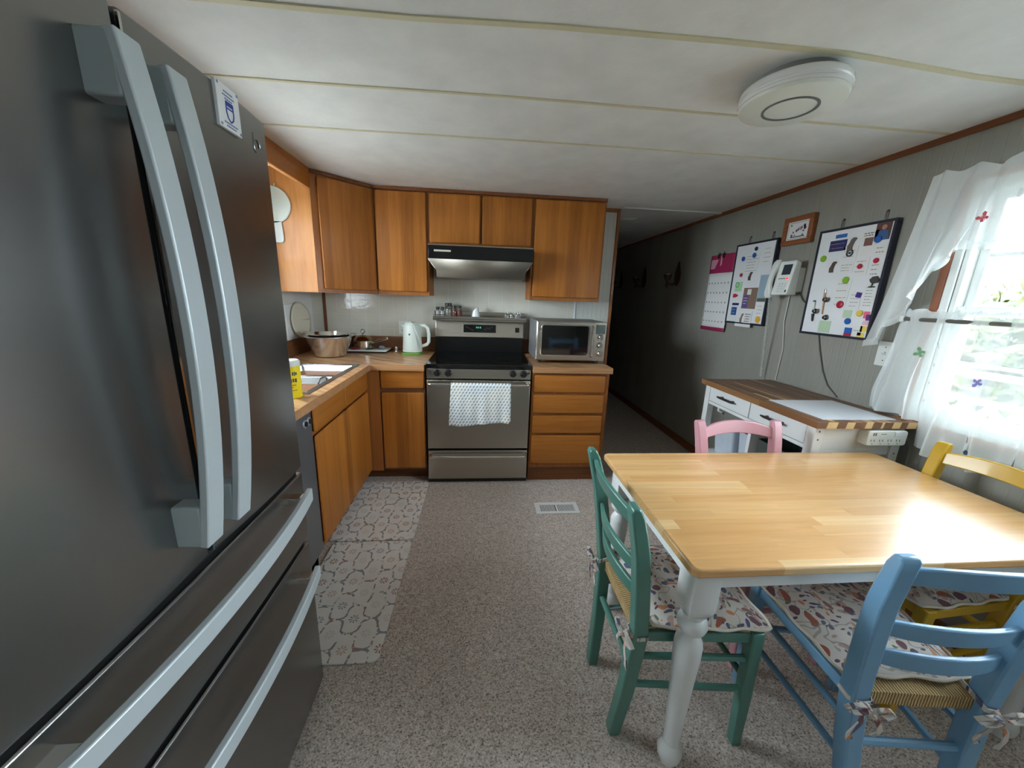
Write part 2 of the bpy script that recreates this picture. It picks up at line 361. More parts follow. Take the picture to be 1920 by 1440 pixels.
# ------------------------------------------------------------------ builders
class MB:
    def __init__(s): s.v = []; s.f = []; s.s = []; s.k = 0
    def add(s, vs, fs, k=None):
        b = len(s.v); s.v += [tuple(v) for v in vs]; s.f += [tuple(i+b for i in f) for f in fs]
        s.s += [s.k if k is None else k]*len(fs); return s
    def box(s, x0, x1, y0, y1, z0, z1, k=None):
        x0, x1 = sorted((x0, x1)); y0, y1 = sorted((y0, y1)); z0, z1 = sorted((z0, z1))
        vs = [(x, y, z) for z in (z0, z1) for y in (y0, y1) for x in (x0, x1)]
        return s.add(vs, [(0, 2, 3, 1), (4, 5, 7, 6), (0, 1, 5, 4), (2, 6, 7, 3), (0, 4, 6, 2), (1, 3, 7, 5)], k)
    def sweep(s, rings, caps=True, k=None, closed=False):
        n = len(rings[0]); vs = [p for r in rings for p in r]; fs = []
        m = len(rings)
        for i in range(m if closed else m-1):
            for j in range(n):
                a, b = i*n+j, i*n+(j+1) % n; c, d = ((i+1) % m)*n+(j+1) % n, ((i+1) % m)*n+j
                fs.append((a, b, c, d))
        if caps and not closed: fs += [tuple(reversed(range(n))), tuple(range((m-1)*n, m*n))]
        return s.add(vs, fs, k)
    def frames(s, pts, up=None):
        P = [Vector(p) for p in pts]; out = []
        ref = Vector(up) if up else None
        for i, p in enumerate(P):
            t = (P[min(i+1, len(P)-1)]-P[max(i-1, 0)]).normalized()
            if ref is None:
                ref = Vector((0, 0, 1)) if abs(t.z) < .9 else Vector((1, 0, 0))
            a = (ref - t*ref.dot(t)).normalized(); b = t.cross(a)
            if up is None: ref = a
            out.append((p, a, b))
        return out
    def tube(s, pts, r, n=10, k=None, caps=True, closed=False):
        R = r if isinstance(r, (list, tuple)) else [r]*len(pts); rings = []
        for (p, a, b), q in zip(s.frames(pts), R):
            rings.append([p+a*(q*cos(2*pi*j/n))+b*(q*sin(2*pi*j/n)) for j in range(n)])
        return s.sweep(rings, caps, k, closed)
    def bar(s, pts, w, d, up, k=None):
        """rectangular section: w across (up-ish axis a), d along b"""
        ws = w if isinstance(w, (list, tuple)) else [w]*len(pts); ds = d if isinstance(d, (list, tuple)) else [d]*len(pts)
        rings = []
        for (p, a, b), ww, dd in zip(s.frames(pts, up), ws, ds):
            rings.append([p+a*(ww/2*i)+b*(dd/2*j) for i, j in ((1, 1), (-1, 1), (-1, -1), (1, -1))])
        return s.sweep(rings, True, k)
    def lathe(s, prof, c=(0, 0, 0), n=32, k=None, mat=None):
        """profile [(r,z)...] around a vertical axis through c (mat: a 3x3 turn)"""
        C = Vector(c); vs = []; fs = []; idx = []
        for r, z in prof:
            if r < 1e-6: idx.append([len(vs)]); vs.append((0, 0, z))
            else:
                idx.append(list(range(len(vs), len(vs)+n))); vs += [(r*cos(2*pi*j/n), r*sin(2*pi*j/n), z) for j in range(n)]
        for A, B in zip(idx, idx[1:]):
            for j in range(n):
                q = (j+1) % n
                if len(A) == 1 and len(B) == 1: continue
                if len(A) == 1: fs.append((A[0], B[q], B[j]))
                elif len(B) == 1: fs.append((A[j], A[q], B[0]))
                else: fs.append((A[j], A[q], B[q], B[j]))
        vs = [C+((mat @ Vector(v)) if mat else Vector(v)) for v in vs]
        return s.add(vs, fs, k)
    def prism(s, poly, axis, a, b, k=None):
        def p3(u, v, t): return {'x': (t, u, v), 'y': (u, t, v), 'z': (u, v, t)}[axis]
        n = len(poly); vs = [p3(u, v, a) for u, v in poly]+[p3(u, v, b) for u, v in poly]
        fs = [tuple(range(n)), tuple(reversed(range(n, 2*n)))]+[(i, i+n, (i+1) % n+n, (i+1) % n) for i in range(n)]
        return s.add(vs, fs, k)
    def grid(s, fn, nu, nv, k=None):
        vs = [fn(i/nu, j/nv) for j in range(nv+1) for i in range(nu+1)]
        fs = [(j*(nu+1)+i, j*(nu+1)+i+1, (j+1)*(nu+1)+i+1, (j+1)*(nu+1)+i) for j in range(nv) for i in range(nu)]
        return s.add(vs, fs, k)
    def ball(s, c, r, n=14, k=None, sq=(1, 1, 1)):
        pr = [(sin(pi*i/10)*1.0, -cos(pi*i/10)) for i in range(11)]
        b = len(s.v); s.lathe([(max(a, 0) if 0 < i < 10 else 0, z) for i, (a, z) in enumerate(pr)], (0, 0, 0), n, k)
        for i in range(b, len(s.v)):
            v = s.v[i]; s.v[i] = (c[0]+v[0]*r*sq[0], c[1]+v[1]*r*sq[1], c[2]+v[2]*r*sq[2])
        return s
RX = Matrix.Rotation(pi/2, 3, 'Y')      # lathe axis z -> +x
RY = Matrix.Rotation(-pi/2, 3, 'X')     # lathe axis z -> +y
WLOC = {}
def finish(me, smooth):
    bm = bmesh.new(); bm.from_mesh(me); bmesh.ops.recalc_face_normals(bm, faces=bm.faces); bm.to_mesh(me); bm.free()
    if smooth:
        me.polygons.foreach_set('use_smooth', [True]*len(me.polygons)); me.set_sharp_from_angle(angle=radians(smooth))
    me.update()
def mk(name, mb, mats, parent=None, bevel=0, smooth=35, seg=2, solid=0, sub=0, origin=None, recalc=True):
    me = bpy.data.meshes.new(name)
    if parent is not None: L = WLOC[parent]
    elif origin is not None: L = Vector(origin)
    else:
        xs, ys, zs = zip(*mb.v); L = Vector(((min(xs)+max(xs))/2, (min(ys)+max(ys))/2, min(zs)))
    me.from_pydata([tuple(Vector(v)-L) for v in mb.v], [], mb.f)
    for m in (mats if isinstance(mats, (list, tuple)) else [mats]): me.materials.append(M[m] if isinstance(m, str) else m)
    if any(mb.s): me.polygons.foreach_set('material_index', mb.s)
    if recalc: finish(me, smooth)
    elif smooth: me.polygons.foreach_set('use_smooth', [True]*len(me.polygons))
    o = bpy.data.objects.new(name, me); COL.objects.link(o)
    if parent is not None: o.parent = parent
    else: o.location = L
    WLOC[o] = L
    if solid:
        m = o.modifiers.new('thickness', 'SOLIDIFY'); m.thickness = solid; m.offset = 0
    if bevel:
        m = o.modifiers.new('rounded_edges', 'BEVEL'); m.width = bevel; m.segments = seg; m.limit_method = 'ANGLE'; m.angle_limit = radians(40)
        if smooth: m.harden_normals = False
    if sub:
        m = o.modifiers.new('smooth', 'SUBSURF'); m.levels = sub; m.render_levels = sub
    return o
def tag(o, label, cat, group=None, kind=None):
    o['label'] = label; o['category'] = cat
    if group: o['group'] = group
    if kind: o['kind'] = kind
    return o
def thing(name, label, cat, loc=(0, 0, 0), group=None, local=False):
    o = bpy.data.objects.new(name, None); COL.objects.link(o); o.empty_display_size = .05
    o.location = loc; WLOC[o] = Vector((0, 0, 0)) if local else Vector(loc)
    return tag(o, label, cat, group)
def lab(o, text): o['label'] = text; return o
def struct(name, mb, mats, **kw):
    o = mk(name, mb, mats, **kw); o['kind'] = 'structure'; return o
def copy_thing(root, loc=None, label=None):
    r = root.copy(); COL.objects.link(r); WLOC[r] = WLOC[root]
    if loc: r.location = loc
    if label: r['label'] = label
    for ch in list(root.children):
        c = ch.copy(); COL.objects.link(c); c.parent = r
        for g in list(ch.children):
            d = g.copy(); COL.objects.link(d); d.parent = c
    return r
def B(*a): return MB().box(*a)
def rrect(w, h, r, n=5, cx=0, cy=0):
    P = []
    for sx, sy, a0 in ((1, 1, 0), (-1, 1, 90), (-1, -1, 180), (1, -1, 270)):
        for i in range(n+1):
            a = radians(a0+90*i/n); P.append((cx+sx*(w/2-r)+r*cos(a), cy+sy*(h/2-r)+r*sin(a)))
    return P

# ------------------------------------------------------------------ setting: floor, ceiling, walls
struct('floor', B(XL-.1, XR+.1, YB-.1, YH+.1, -.12, 0), 'floor')
struct('ceiling', B(XL-.1, XR+.1, YB-.1, YH+.1, ZC, ZC+.1), 'ceiling')
def wall_x(name, x0, x1, y0, y1, holes, mats):
    m = MB(); p = y0
    for a, b, c, d in sorted(holes):
        m.box(x0, x1, p, a, 0, ZC); m.box(x0, x1, a, b, 0, c); m.box(x0, x1, a, b, d, ZC); p = b
    m.box(x0, x1, p, y1, 0, ZC)
    return struct(name, m, mats)
wall_x('wall_right', XR, XR+.12, YB, YH, (WR, WR_FILL), 'bead_y')
wall_x('wall_left', XL-.12, XL, YB, YK+.1, (WL_,), 'plain_wall')
struct('wall_front', B(XL, XR, YB-.12, YB, 0, ZC), 'plain_wall')
m = B(XL, .845, YK, YK+.1, 0, ZC)
struct('wall_back', m, 'tile', origin=(0, 0, 0))
struct('wall_back_panel', B(.845, XH, YK, YK+.1, 0, ZC), 'bead_x')
struct('wall_hall', B(XH-.1, XH, YK+.1, YH, 0, ZC), 'bead_y')
struct('wall_hall_end', B(XH-.1, XR, YH, YH+.1, 0, ZC), 'plain_wall')
# wood trims
struct('trim_1', B(XR-.014, XR, YB, YH, ZC-.028, ZC), 'brown_trim', bevel=.004)
struct('baseboard_right', B(XR-.012, XR, YB, YH, 0, .078), 'brown_trim', bevel=.004)
struct('baseboard_hall', B(XH, XH+.012, YK+.1, YH, 0, .078), 'brown_trim', bevel=.004)
struct('trim_2', MB().box(XH-.012, XH+.012, YK-.014, YK+.1, 0, ZC), 'oak_frame', bevel=.003)
struct('trim_3', B(.975, XH-.012, YK-.012, YK, ZC-.03, ZC), 'oak_frame', bevel=.003)
struct('trim_4', B(XH+.012, XR-.014, 3.20, 3.25, ZC-.012, ZC), 'white_paint', bevel=.003)
struct('trim_5', B(.838, .850, YK-.006, YK, 1.03, 1.40), 'white_paint', bevel=.002)
struct('trim_6', B(-1.318, -1.294, YK-.008, YK, 1.03, 1.40), 'brown_trim', bevel=.003)
# narrow cream battens over the ceiling joints
cream = flat('batten_cream', 205, 200, 172)
def seam(n, pts, w):
    m = MB(); m.bar([(x, y, ZC-.002) for x, y in pts], w, .005, (0, 1, 0)); struct('trim_%d' % n, m, cream, smooth=0)
seam(7, [(XL, 1.262), (-.5, 1.262), (-.2, 1.258), (.2, 1.236), (.7, 1.226), (1.1, 1.226), (1.6, 1.27), (XR-.02, 1.285)], .020)
seam(8, [(XL, 1.66), (-.6, 1.65), (.1, 1.632), (.8, 1.632), (XR-.02, 1.64)], .012)
seam(9, [(XL, 2.06), (-.6, 2.05), (.2, 2.03), (.8, 2.022), (XR-.02, 2.03)], .010)

# ------------------------------------------------------------------ windows
def window(n, axis, at, out, lo, hi, z0, z1, muntins, wood_side=None):
    """white vinyl double-hung window; at = inner wall face, out = +1/-1 towards outdoors"""
    root = bpy.data.objects.new('window_%d' % n, None); COL.objects.link(root); root['kind'] = 'structure'
    L = (at, (lo+hi)/2, z0) if axis == 'x' else ((lo+hi)/2, at, z0)
    root.location = L; WLOC[root] = Vector(L)
    def bx(m, a, b, d0, d1, c, d):
        p, q = at+out*d0, at+out*d1
        (m.box(p, q, a, b, c, d) if axis == 'x' else m.box(a, b, p, q, c, d))
    zm = z0+(z1-z0)*.49; w = .020
    m = MB()
    for a, b, c, d in ((lo, lo+w, z0, z1), (hi-w, hi, z0, z1), (lo+w, hi-w, z0, z0+w), (lo+w, hi-w, z1-w, z1)): bx(m, a, b, .0, .11, c, d)
    mk('window_frame', m, 'white_vinyl', root, bevel=.003)
    for nm, c, d, d0, d1 in (('lower_sash', z0+w, zm+.02, .012, .036), ('upper_sash', zm-.02, z1-w, .040, .064)):
        m = MB(); a, b, s = lo+w, hi-w, .032
        for A, Bq, Cc, D in ((a, a+s, c, d), (b-s, b, c, d), (a+s, b-s, c, c+s), (a+s, b-s, d-s, d)): bx(m, A, Bq, d0, d1, Cc, D)
        sash = mk(nm, m, 'white_vinyl', root, bevel=.003)
        m = MB(); bx(m, a+s, b-s, (d0+d1)/2-.002, (d0+d1)/2+.002, c+s, d-s); mk('pane', m, 'pane', sash, smooth=0)
        m = MB()
        for t in muntins[0]:
            p = a+s+(b-a-2*s)*t; bx(m, p-.007, p+.007, (d0+d1)/2-.006, (d0+d1)/2+.006, c+s, d-s)
        for t in muntins[1]:
            p = c+s+(d-c-2*s)*t; bx(m, a+s, b-s, (d0+d1)/2-.006, (d0+d1)/2+.006, p-.007, p+.007)
        mk('muntin', m, 'white_vinyl', sash)
    return root
w1 = window(1, 'x', XR, 1, *WR, ([.5], [.5]))
window(2, 'x', XL, -1, *WL_, ([.5], [.5]))
window(3, 'x', XR, 1, *WR_FILL, ([.5], [.5]))  # added fill window, out of view behind the camera
m = MB()
m.box(XR-.014, XR, WR[1]+.03, WR[1]+.062, WR[2]-.06, WR[3]+.06); m.box(XR-.014, XR, WR[0]-.062, WR[0]-.03, WR[2]-.06, WR[3]+.06)
m.box(XR-.014, XR, WR[0]-.03, WR[1]+.03, WR[3]+.03, WR[3]+.06); m.box(XR-.014, XR, WR[0]-.03, WR[1]+.03, WR[2]-.06, WR[2]-.03)
struct('trim_12', m, wood('window_casing_wood', rgb(150, 92, 66), rgb(120, 70, 48), 'z'), bevel=.003)
m = MB()
for a, b, c, d in ((WR[0]-.03, WR[0], WR[2]-.03, WR[3]+.03), (WR[1], WR[1]+.03, WR[2]-.03, WR[3]+.03), (WR[0], WR[1], WR[3], WR[3]+.03), (WR[0], WR[1], WR[2]-.03, WR[2])): m.box(XR-.010, XR, a, b, c, d)
struct('trim_13', m, 'white_vinyl', bevel=.003)

# ------------------------------------------------------------------ outdoors seen through the right window
o = struct('ground', B(-40, 40, -40, 40, -.75, -.70), 'grass')
struct('ground', B(-9, -1.54, -6, 8, -.70, -.66), pm('pale_bounce_ground', rgb(190, 186, 178), .9, var=.1, scale=8))  # added pale ground, out of view, bounces sky light in from the left
tag(mk('deck', B(2.17, 5.0, -3.2, 5.4, -.24, -.12), flat('pale_deck_boards', 196, 192, 186)), 'pale grey wooden deck outside the right window', 'deck')  # deck made pale and wide to bounce sky light onto the ceiling
rl = thing('deck_railing', 'white lattice deck railing seen through the sheer cafe curtain', 'railing', (3.4, 2.0, -.12))
m = MB(); m.box(3.37, 3.43, -1.6, 5.0, .97, 1.01); mk('top_rail', m, 'white_vinyl', rl, bevel=.004)
m = MB(); m.box(3.38, 3.42, -1.6, 5.0, .79, .83); mk('middle_rail', m, 'white_vinyl', rl, bevel=.004)
m = MB(); m.box(3.38, 3.42, -1.6, 5.0, .0, .04); mk('bottom_rail', m, 'white_vinyl', rl, bevel=.004)
m = MB()
for i in range(-14, 48):
    y = -1.6+i*.14
    for sgn in (1, -1):
        a0, a1 = (y, .04), (y+.75, .79)
        if sgn < 0: a0, a1 = (y+.75, .04), (y, .79)
        t0 = max(0, (-1.6-min(a0[0], a1[0]))/.75) ; 
        if a0[0] < -1.6 or a1[0] < -1.6 or a0[0] > 5 or a1[0] > 5: continue
        m.bar([(3.4+.006*sgn, a0[0], a0[1]), (3.4+.006*sgn, a1[0], a1[1])], .008, .05, (1, 0, 0))
mk('lattice_panel', m, 'white_vinyl', rl, smooth=0)
for y in (-1.6, .6, 2.8, 5.0): mk('post', B(3.35, 3.45, y-.05, y+.05, 0-.12, 1.10), 'white_vinyl', rl, bevel=.006)
def bush(name, label, c, r, n, seed):
    rnd = random.Random(seed); m = MB(); t = thing(name, label, 'bush', (c[0], c[1], -.7))
    m.tube([(c[0], c[1], -.7), (c[0]+.05, c[1], c[2]-.1)], [.07, .04], 8); mk('trunk', m, 'dark_wood', t)
    m = MB()
    for i in range(n):
        d = Vector((rnd.gauss(0, 1), rnd.gauss(0, 1), rnd.gauss(0, 1))).normalized()*(rnd.random()**.4)
        p = Vector(c)+Vector((d.x*r[0], d.y*r[1], d.z*r[2])); q = .09+.07*rnd.random()
        u = Vector((rnd.gauss(0, 1), rnd.gauss(0, 1), rnd.gauss(0, 1))).normalized(); w = u.orthogonal().normalized()
        m.add([p-u*q, p+w*q*.45, p+u*q, p-w*q*.45], [(0, 1, 2, 3)])
    mk('foliage', m, 'leaf', t, smooth=0, recalc=False)
bush('garden_bush', 'pale green leafy bush outside the right window, nearest the house', (6.2, 3.7, .75), (1.1, 1.35, 1.1), 2600, 3)
bush('garden_bush', 'tall yellowish green bush farther off behind the deck railing', (9.6, 6.2, .9), (1.7, 2.2, 1.5), 2600, 5)
bush('garden_bush', 'leafy bush at the right edge of the right window view', (6.4, .6, .6), (1.2, 1.4, 1.05), 2200, 8)

# ------------------------------------------------------------------ refrigerator
XF, FY0, FY1, FM = -.539, .315, 1.098, .705
fr = thing('refrigerator', 'tall black stainless french door refrigerator with four long handles, at left', 'refrigerator', (-.95, .705, 0))
mk('body', B(-1.32, XF-.062, FY0+.004, FY1-.004, .03, 1.79), flat('fridge_side_grey', 62, 62, 64, .45), fr, bevel=.004)
mk('base_grille', B(-1.30, XF-.09, FY0+.01, FY1-.01, 0, .03), 'black_plastic', fr)
mk('hinge_cover', B(-.80, XF-.02, FM-.07, FM+.07, 1.79, 1.803), 'black_plastic', fr, bevel=.004)
def slab(y0, y1, z0, z1, bulge=.007):
    """door front gently bowed outwards"""
    pr = []
    n = 14
    for i in range(n+1):
        u = i/n; pr.append((XF-bulge+bulge*4*u*(1-u)*1.0, y0+(y1-y0)*u))
    poly = [(XF-.06, y0)]+pr+[(XF-.06, y1)]
    return MB().prism(poly, 'z', z0, z1)
dl = mk('door', slab(FY0, FM-.005, .868, 1.805), 'dark_steel', fr, bevel=.004, smooth=30)
dr = mk('door', slab(FM+.005, FY1, .868, 1.805), 'dark_steel', fr, bevel=.004, smooth=30)
d1 = mk('drawer', slab(FY0, FY1, .625, .852), 'dark_steel', fr, bevel=.004, smooth=30)
d2 = mk('drawer', slab(FY0, FY1, .045, .607), 'dark_steel', fr, bevel=.004, smooth=30)
mk('gasket', B(XF-.07, XF-.022, FY0+.004, FY1-.006, .06, 1.80), 'dark_gap', fr)
mk('center_trim', B(XF-.012, XF-.006, FM+.0052, FM+.010, .87, 1.80), 'chrome', fr)
# emblem in relief at the far top corner of the right-hand door
m = MB(); m.tube([(XF-.003, 1.045+.013*cos(a), 1.735+.015*sin(a)) for a in [2*pi*i/20 for i in range(15)]], .0016, 6)
m.tube([(XF-.003, 1.034, 1.745), (XF-.003, 1.034, 1.762)], .0016, 6); mk('emblem', m, 'dark_steel', dr)
def vhandle(door, yc, z0, z1):
    xe, bow = XF+.040, .034
    pts = []
    for i in range(17):
        u = i/16; pts.append((xe+bow*4*u*(1-u), yc, z0+(z1-z0)*u))
    m = MB(); m.bar(pts, .042, .016, (0, 1, 0))
    h = mk('handle', m, 'handle_steel', door, bevel=.003)
    for z in (z0+.0, z1-.085):
        mk('handle_mount', B(XF-.008, xe+.004, yc-.021, yc+.013, z+.002, z+.083), flat('mount_silver', 150, 160, 160, .3), door, bevel=.004)
vhandle(dl, FM-.055, .935, 1.738); vhandle(dr, FM+.032, .935, 1.738)
def hhandle(dw, zc, y0, y1):
    xe, bow = XF+.036, .030
    pts = []
    for i in range(17):
        u = i/16; pts.append((xe+bow*4*u*(1-u), y0+(y1-y0)*u, zc))
    m = MB(); m.bar(pts, .040, .016, (0, 0, 1)); mk('handle', m, 'handle_steel', dw, bevel=.003)
    for y in (y0+.03, y1-.03): mk('handle_mount', B(XF-.008, xe+.006, y-.016, y+.016, zc-.010, zc+.010), 'chrome', dw, bevel=.002)
hhandle(d1, .805, .36, 1.045); hhandle(d2, .535, .36, 1.045)

mg = thing('fridge_magnet', 'white square tile magnet with blue shield emblem on the refrigerator door', 'magnet', (XF-.001, .936, 1.722))
P = [(.902, 1.812), (.974, 1.806), (.976, 1.719), (.899, 1.722)]
MX = XF-.001
mk('tile', MB().prism([(.9, 1.725), (.972, 1.725), (.972, 1.81), (.9, 1.81)], 'x', MX, MX+.008), 'ceramic', mg, bevel=.0015)
m = MB(); X0, X1 = MX+.0081, MX+.0088
sh = [(.925, 1.778), (.947, 1.778), (.947, 1.757), (.944, 1.748), (.936, 1.742), (.928, 1.748), (.925, 1.757)]
for a, b in zip(sh, sh[1:]+sh[:1]): m.bar([(X1, *a), (X1, *b)], .0008, .0026, (1, 0, 0))
m.box(X0, X1+.0002, .925, .947, 1.765, 1.768); m.box(X0, X1+.0002, .925, .947, 1.771, 1.776)
mk('emblem', m, flat('delft_blue', 44, 66, 150), mg)
m = MB()
for z, y0, y1 in ((1.796, .922, .950), (1.789, .918, .954), (1.783, .924, .948), (1.738, .915, .957), (1.732, .921, .951)):
    y = y0
    if z == 1.738: mk('print', m, flat('pale_blue_print', 120, 134, 170), mg); m = MB()
    while y < y1:
        w_ = .003+.004*random.random(); m.box(X0, X1, y, min(y+w_, y1), z-.0014, z+.0014); y += w_+.0016
mk('print', m, flat('pale_blue_print', 120, 134, 170), mg)
for y in (.905, .966):
    for z in (1.73, 1.804): mk('corner_mark', B(X0, X1, y-.002, y+.003, z-.002, z+.003), flat('pale_blue_print', 120, 134, 170), mg)

# ------------------------------------------------------------------ dishwasher
dw = thing('dishwasher', 'built-in dark stainless dishwasher between refrigerator and sink cabinet', 'dishwasher', (-1.08, 1.415, 0))
XC = -.785
mk('body', B(-1.38, XC-.03, 1.122, 1.708, .02, .868), 'black_plastic', dw)
mk('door', B(XC-.03, XC+.004, 1.122, 1.708, .115, .868), pm('dark_dishwasher_steel', rgb(116, 116, 120), .36, .6, var=.02), dw, bevel=.004)
mk('toe_panel', B(XC-.06, XC-.03, 1.122, 1.708, 0, .105), 'black_plastic', dw)
for y in (1.632, 1.672):
    m = MB().lathe([(.0, .0), (.021, .0), (.021, .006), (.017, .010), (.0, .010)], (XC+.003, y, .815), 20, mat=RX)
    mk('knob', m, flat('knob_ring_grey', 130, 130, 134, .3), dw)
    m = MB().lathe([(.0, .0), (.012, .0), (.012, .014), (.0, .014)], (XC+.003, y, .815), 20, mat=RX); mk('knob_cap', m, 'black_plastic', dw)

# ------------------------------------------------------------------ base cabinets
def door_panel(name, parent, mat, x0, x1, y0, y1, z0, z1):
    """slab door, rounded in front and back-bevelled (a finger pull) all round"""
    if x1-x0 < y1-y0:       # faces +x
        rg_ = [[(x, a, b) for a, b in rrect(y1-y0-2*i, z1-z0-2*i, .012, 3, (y0+y1)/2, (z0+z1)/2)] for x, i in ((x0, .013), (x1-.0085, .0), (x1-.004, .0005), (x1-.001, .003), (x1, .006))]
    else:                   # faces -y
        rg_ = [[(a, y, b) for a, b in rrect(x1-x0-2*i, z1-z0-2*i, .012, 3, (x0+x1)/2, (z0+z1)/2)] for y, i in ((y1, .013), (y0+.0085, .0), (y0+.004, .0005), (y0+.001, .003), (y0, .006))]
    return mk(name, MB().sweep(rg_, True), mat, parent, smooth=50)
sc = thing('sink_base_cabinet', 'oak sink cabinet with two doors and two drawer fronts, along the left wall', 'cabinet', (-1.08, 2.1, 0))
m = B(-1.38, -.806, 1.716, 2.59, .10, .872); mk('body', m, 'oak_frame', sc)
m = MB()
for a, b, c, d in ((1.716, 1.742, .10, .872), (2.148, 2.172, .10, .872), (2.575, 2.60, .10, .872), (1.742, 2.575, .10, .122), (1.742, 2.575, .712, .738), (1.742, 2.575, .855, .872)): m.box(-.806, -.800, a, b, c, d)
mk('face_frame', m, 'oak_frame', sc)
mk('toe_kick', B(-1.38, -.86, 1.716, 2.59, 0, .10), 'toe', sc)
for y0, y1 in ((1.738, 2.156), (2.164, 2.583)):
    door_panel('drawer_front', sc, 'oak_hy', -.800, -.781, y0, y1, .735, .858)
    door_panel('door', sc, 'oak_vy', -.800, -.781, y0, y1, .118, .716)
cc = thing('corner_base_cabinet', 'narrow oak base cabinet with one drawer and one door, left of stove', 'cabinet', (-.6, 2.95, 0))
mk('body', B(-1.38, -.388, 2.63, 3.285, .10, .872), 'oak_frame', cc)
mk('filler_panel', B(-.806, -.705, 2.60, 2.63, .10, .872), 'oak_frame', cc)
m = MB()
for a, b, c, d in ((-.705, -.69, .10, .872), (-.402, -.388, .10, .872), (-.69, -.402, .10, .125), (-.69, -.402, .705, .74), (-.69, -.402, .86, .872)): m.box(a, b, 2.622, 2.63, c, d)
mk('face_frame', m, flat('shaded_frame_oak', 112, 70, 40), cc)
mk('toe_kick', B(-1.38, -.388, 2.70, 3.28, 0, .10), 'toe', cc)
door_panel('drawer', cc, 'oak_h', -.697, -.396, 2.603, 2.622, .737, .868)
door_panel('door', cc, 'oak_v', -.697, -.396, 2.603, 2.622, .118, .706)
dc = thing('drawer_cabinet', 'oak base cabinet with four stacked drawers, right of stove', 'cabinet', (.68, 2.95, 0))
mk('body', B(.388, .968, 2.615, 3.285, .115, .872), 'oak_v', dc)
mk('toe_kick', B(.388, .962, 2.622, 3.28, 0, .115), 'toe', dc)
m = MB()
for a, b, c, d in ((.388, .404, .115, .872), (.945, .968, .115, .872), (.404, .945, .115, .15), (.404, .945, .382, .40), (.404, .945, .542, .56), (.404, .945, .70, .72), (.404, .945, .855, .872)): m.box(a, b, 2.607, 2.615, c, d)
mk('face_frame', m, 'oak_frame', dc)
for z0, z1 in ((.152, .384), (.402, .543), (.562, .703), (.722, .852)): door_panel('drawer', dc, 'oak_h', .402, .938, 2.588, 2.607, z0, z1)

# ------------------------------------------------------------------ worktops
ct = thing('worktop', 'L-shaped butcher block patterned worktop left of stove holding the sink', 'worktop', (-1.08, 2.2, .874))
SX0, SX1, SY0, SY1 = -1.245, -.835, 1.80, 2.545
m = MB()
m.box(XL, SX0, 1.114, 3.285, .874, .912); m.box(SX1, -.758, 1.114, 2.578, .874, .912)
m.box(SX0, SX1, 1.114, SY0, .874, .912); m.box(SX0, SX1, SY1, 3.285, .874, .912); m.box(SX1, -.388, 2.578, 3.285, .874, .912)
mk('slab', m, 'counter', ct)
m = MB(); m.box(-.758, -.753, 1.114, 2.573, .872, .913); m.box(-.753, -.388, 2.573, 2.578, .872, .913)
mk('front_edge', m, 'counter_edge', ct)
m = MB(); m.box(XL+.001, -.388, 3.268, 3.287, .912, 1.032); m.box(XL+.001, XL+.02, 1.114, 3.268, .912, 1.032)
mk('upstand', m, 'splash', ct, bevel=.003)
cr = thing('worktop', 'short butcher block patterned worktop under the microwave, right of stove', 'worktop', (.69, 2.93, .874))
mk('slab', B(.386, .974, 2.578, 3.285, .874, .912), 'counter', cr)
m = MB(); m.box(.386, .979, 2.573, 2.578, .872, .913); m.box(.974, .979, 2.578, 3.285, .872, .913); mk('front_edge', m, 'counter_edge', cr)
mk('upstand', B(.386, .974, 3.268, 3.287, .912, 1.032), 'splash', cr, bevel=.003)

# ------------------------------------------------------------------ sink
sk = thing('kitchen_sink', 'stainless double bowl sink set into the left worktop', 'sink', (-1.04, 2.17, .80))
m = MB(); r0 = .018; ym = 2.19
for a, b, c, d in ((SX0-r0, SX1+r0, SY0-r0, SY0+.012), (SX0-r0, SX1+r0, SY1-.012, SY1+r0), (SX0-r0, SX0+.045, SY0+.012, SY1-.012), (SX1-.012, SX1+r0, SY0+.012, SY1-.012), (SX0+.045, SX1-.012, ym-.012, ym+.012)): m.box(a, b, c, d, .9125, .9165)
mk('rim', m, flat('sink_rim_grey', 140, 146, 152, .25) if 0 else 'sink_steel', sk, bevel=.0015)
def basin(x0, x1, y0, y1, zb):
    m = MB(); n = 8; rings = []
    for z, ins, rr in ((.9126, -.004, .02), (.905, .0, .03), (zb+.03, .012, .05), (zb+.005, .03, .06), (zb, .05, .07)):
        p = rrect(x1-x0-2*ins, y1-y0-2*ins, rr, 6, (x0+x1)/2, (y0+y1)/2); rings.append([(a, b, z) for a, b in p])
    m.sweep(rings, False); N = len(rings[0]); b0 = len(m.v)-N
    m.add([m.v[b0+i] for i in range(N)], [tuple(range(N))])
    return m
for y0, y1 in ((SY0+.012, ym-.012), (ym+.012, SY1-.012)):
    mk('basin', basin(SX0+.045, SX1-.012, y0, y1, .752), 'sink_steel', sk)
    m = MB().lathe([(0, .001), (.02, .001), (.035, .004), (.04, .001)], (-1.02, (y0+y1)/2, .752), 20); mk('drain', m, 'chrome', sk)
m = MB(); m.tube([(-1.222, ym-.2, .916), (-1.222, ym-.2, 1.0), (-1.20, ym-.2, 1.04), (-1.13, ym-.2, 1.055), (-1.06, ym-.2, 1.04), (-1.045, ym-.2, 1.0)], .011, 12)
m.lathe([(.026, 0), (.026, .012), (.014, .03), (.0, .03)], (-1.222, ym-.2, .916), 20); mk('faucet', m, 'chrome', sk)
m = MB(); m.tube([(-1.222, ym-.12, .916), (-1.222, ym-.12, .95), (-1.19, ym-.10, .98)], .008, 10); mk('faucet_lever', m, 'chrome', sk)
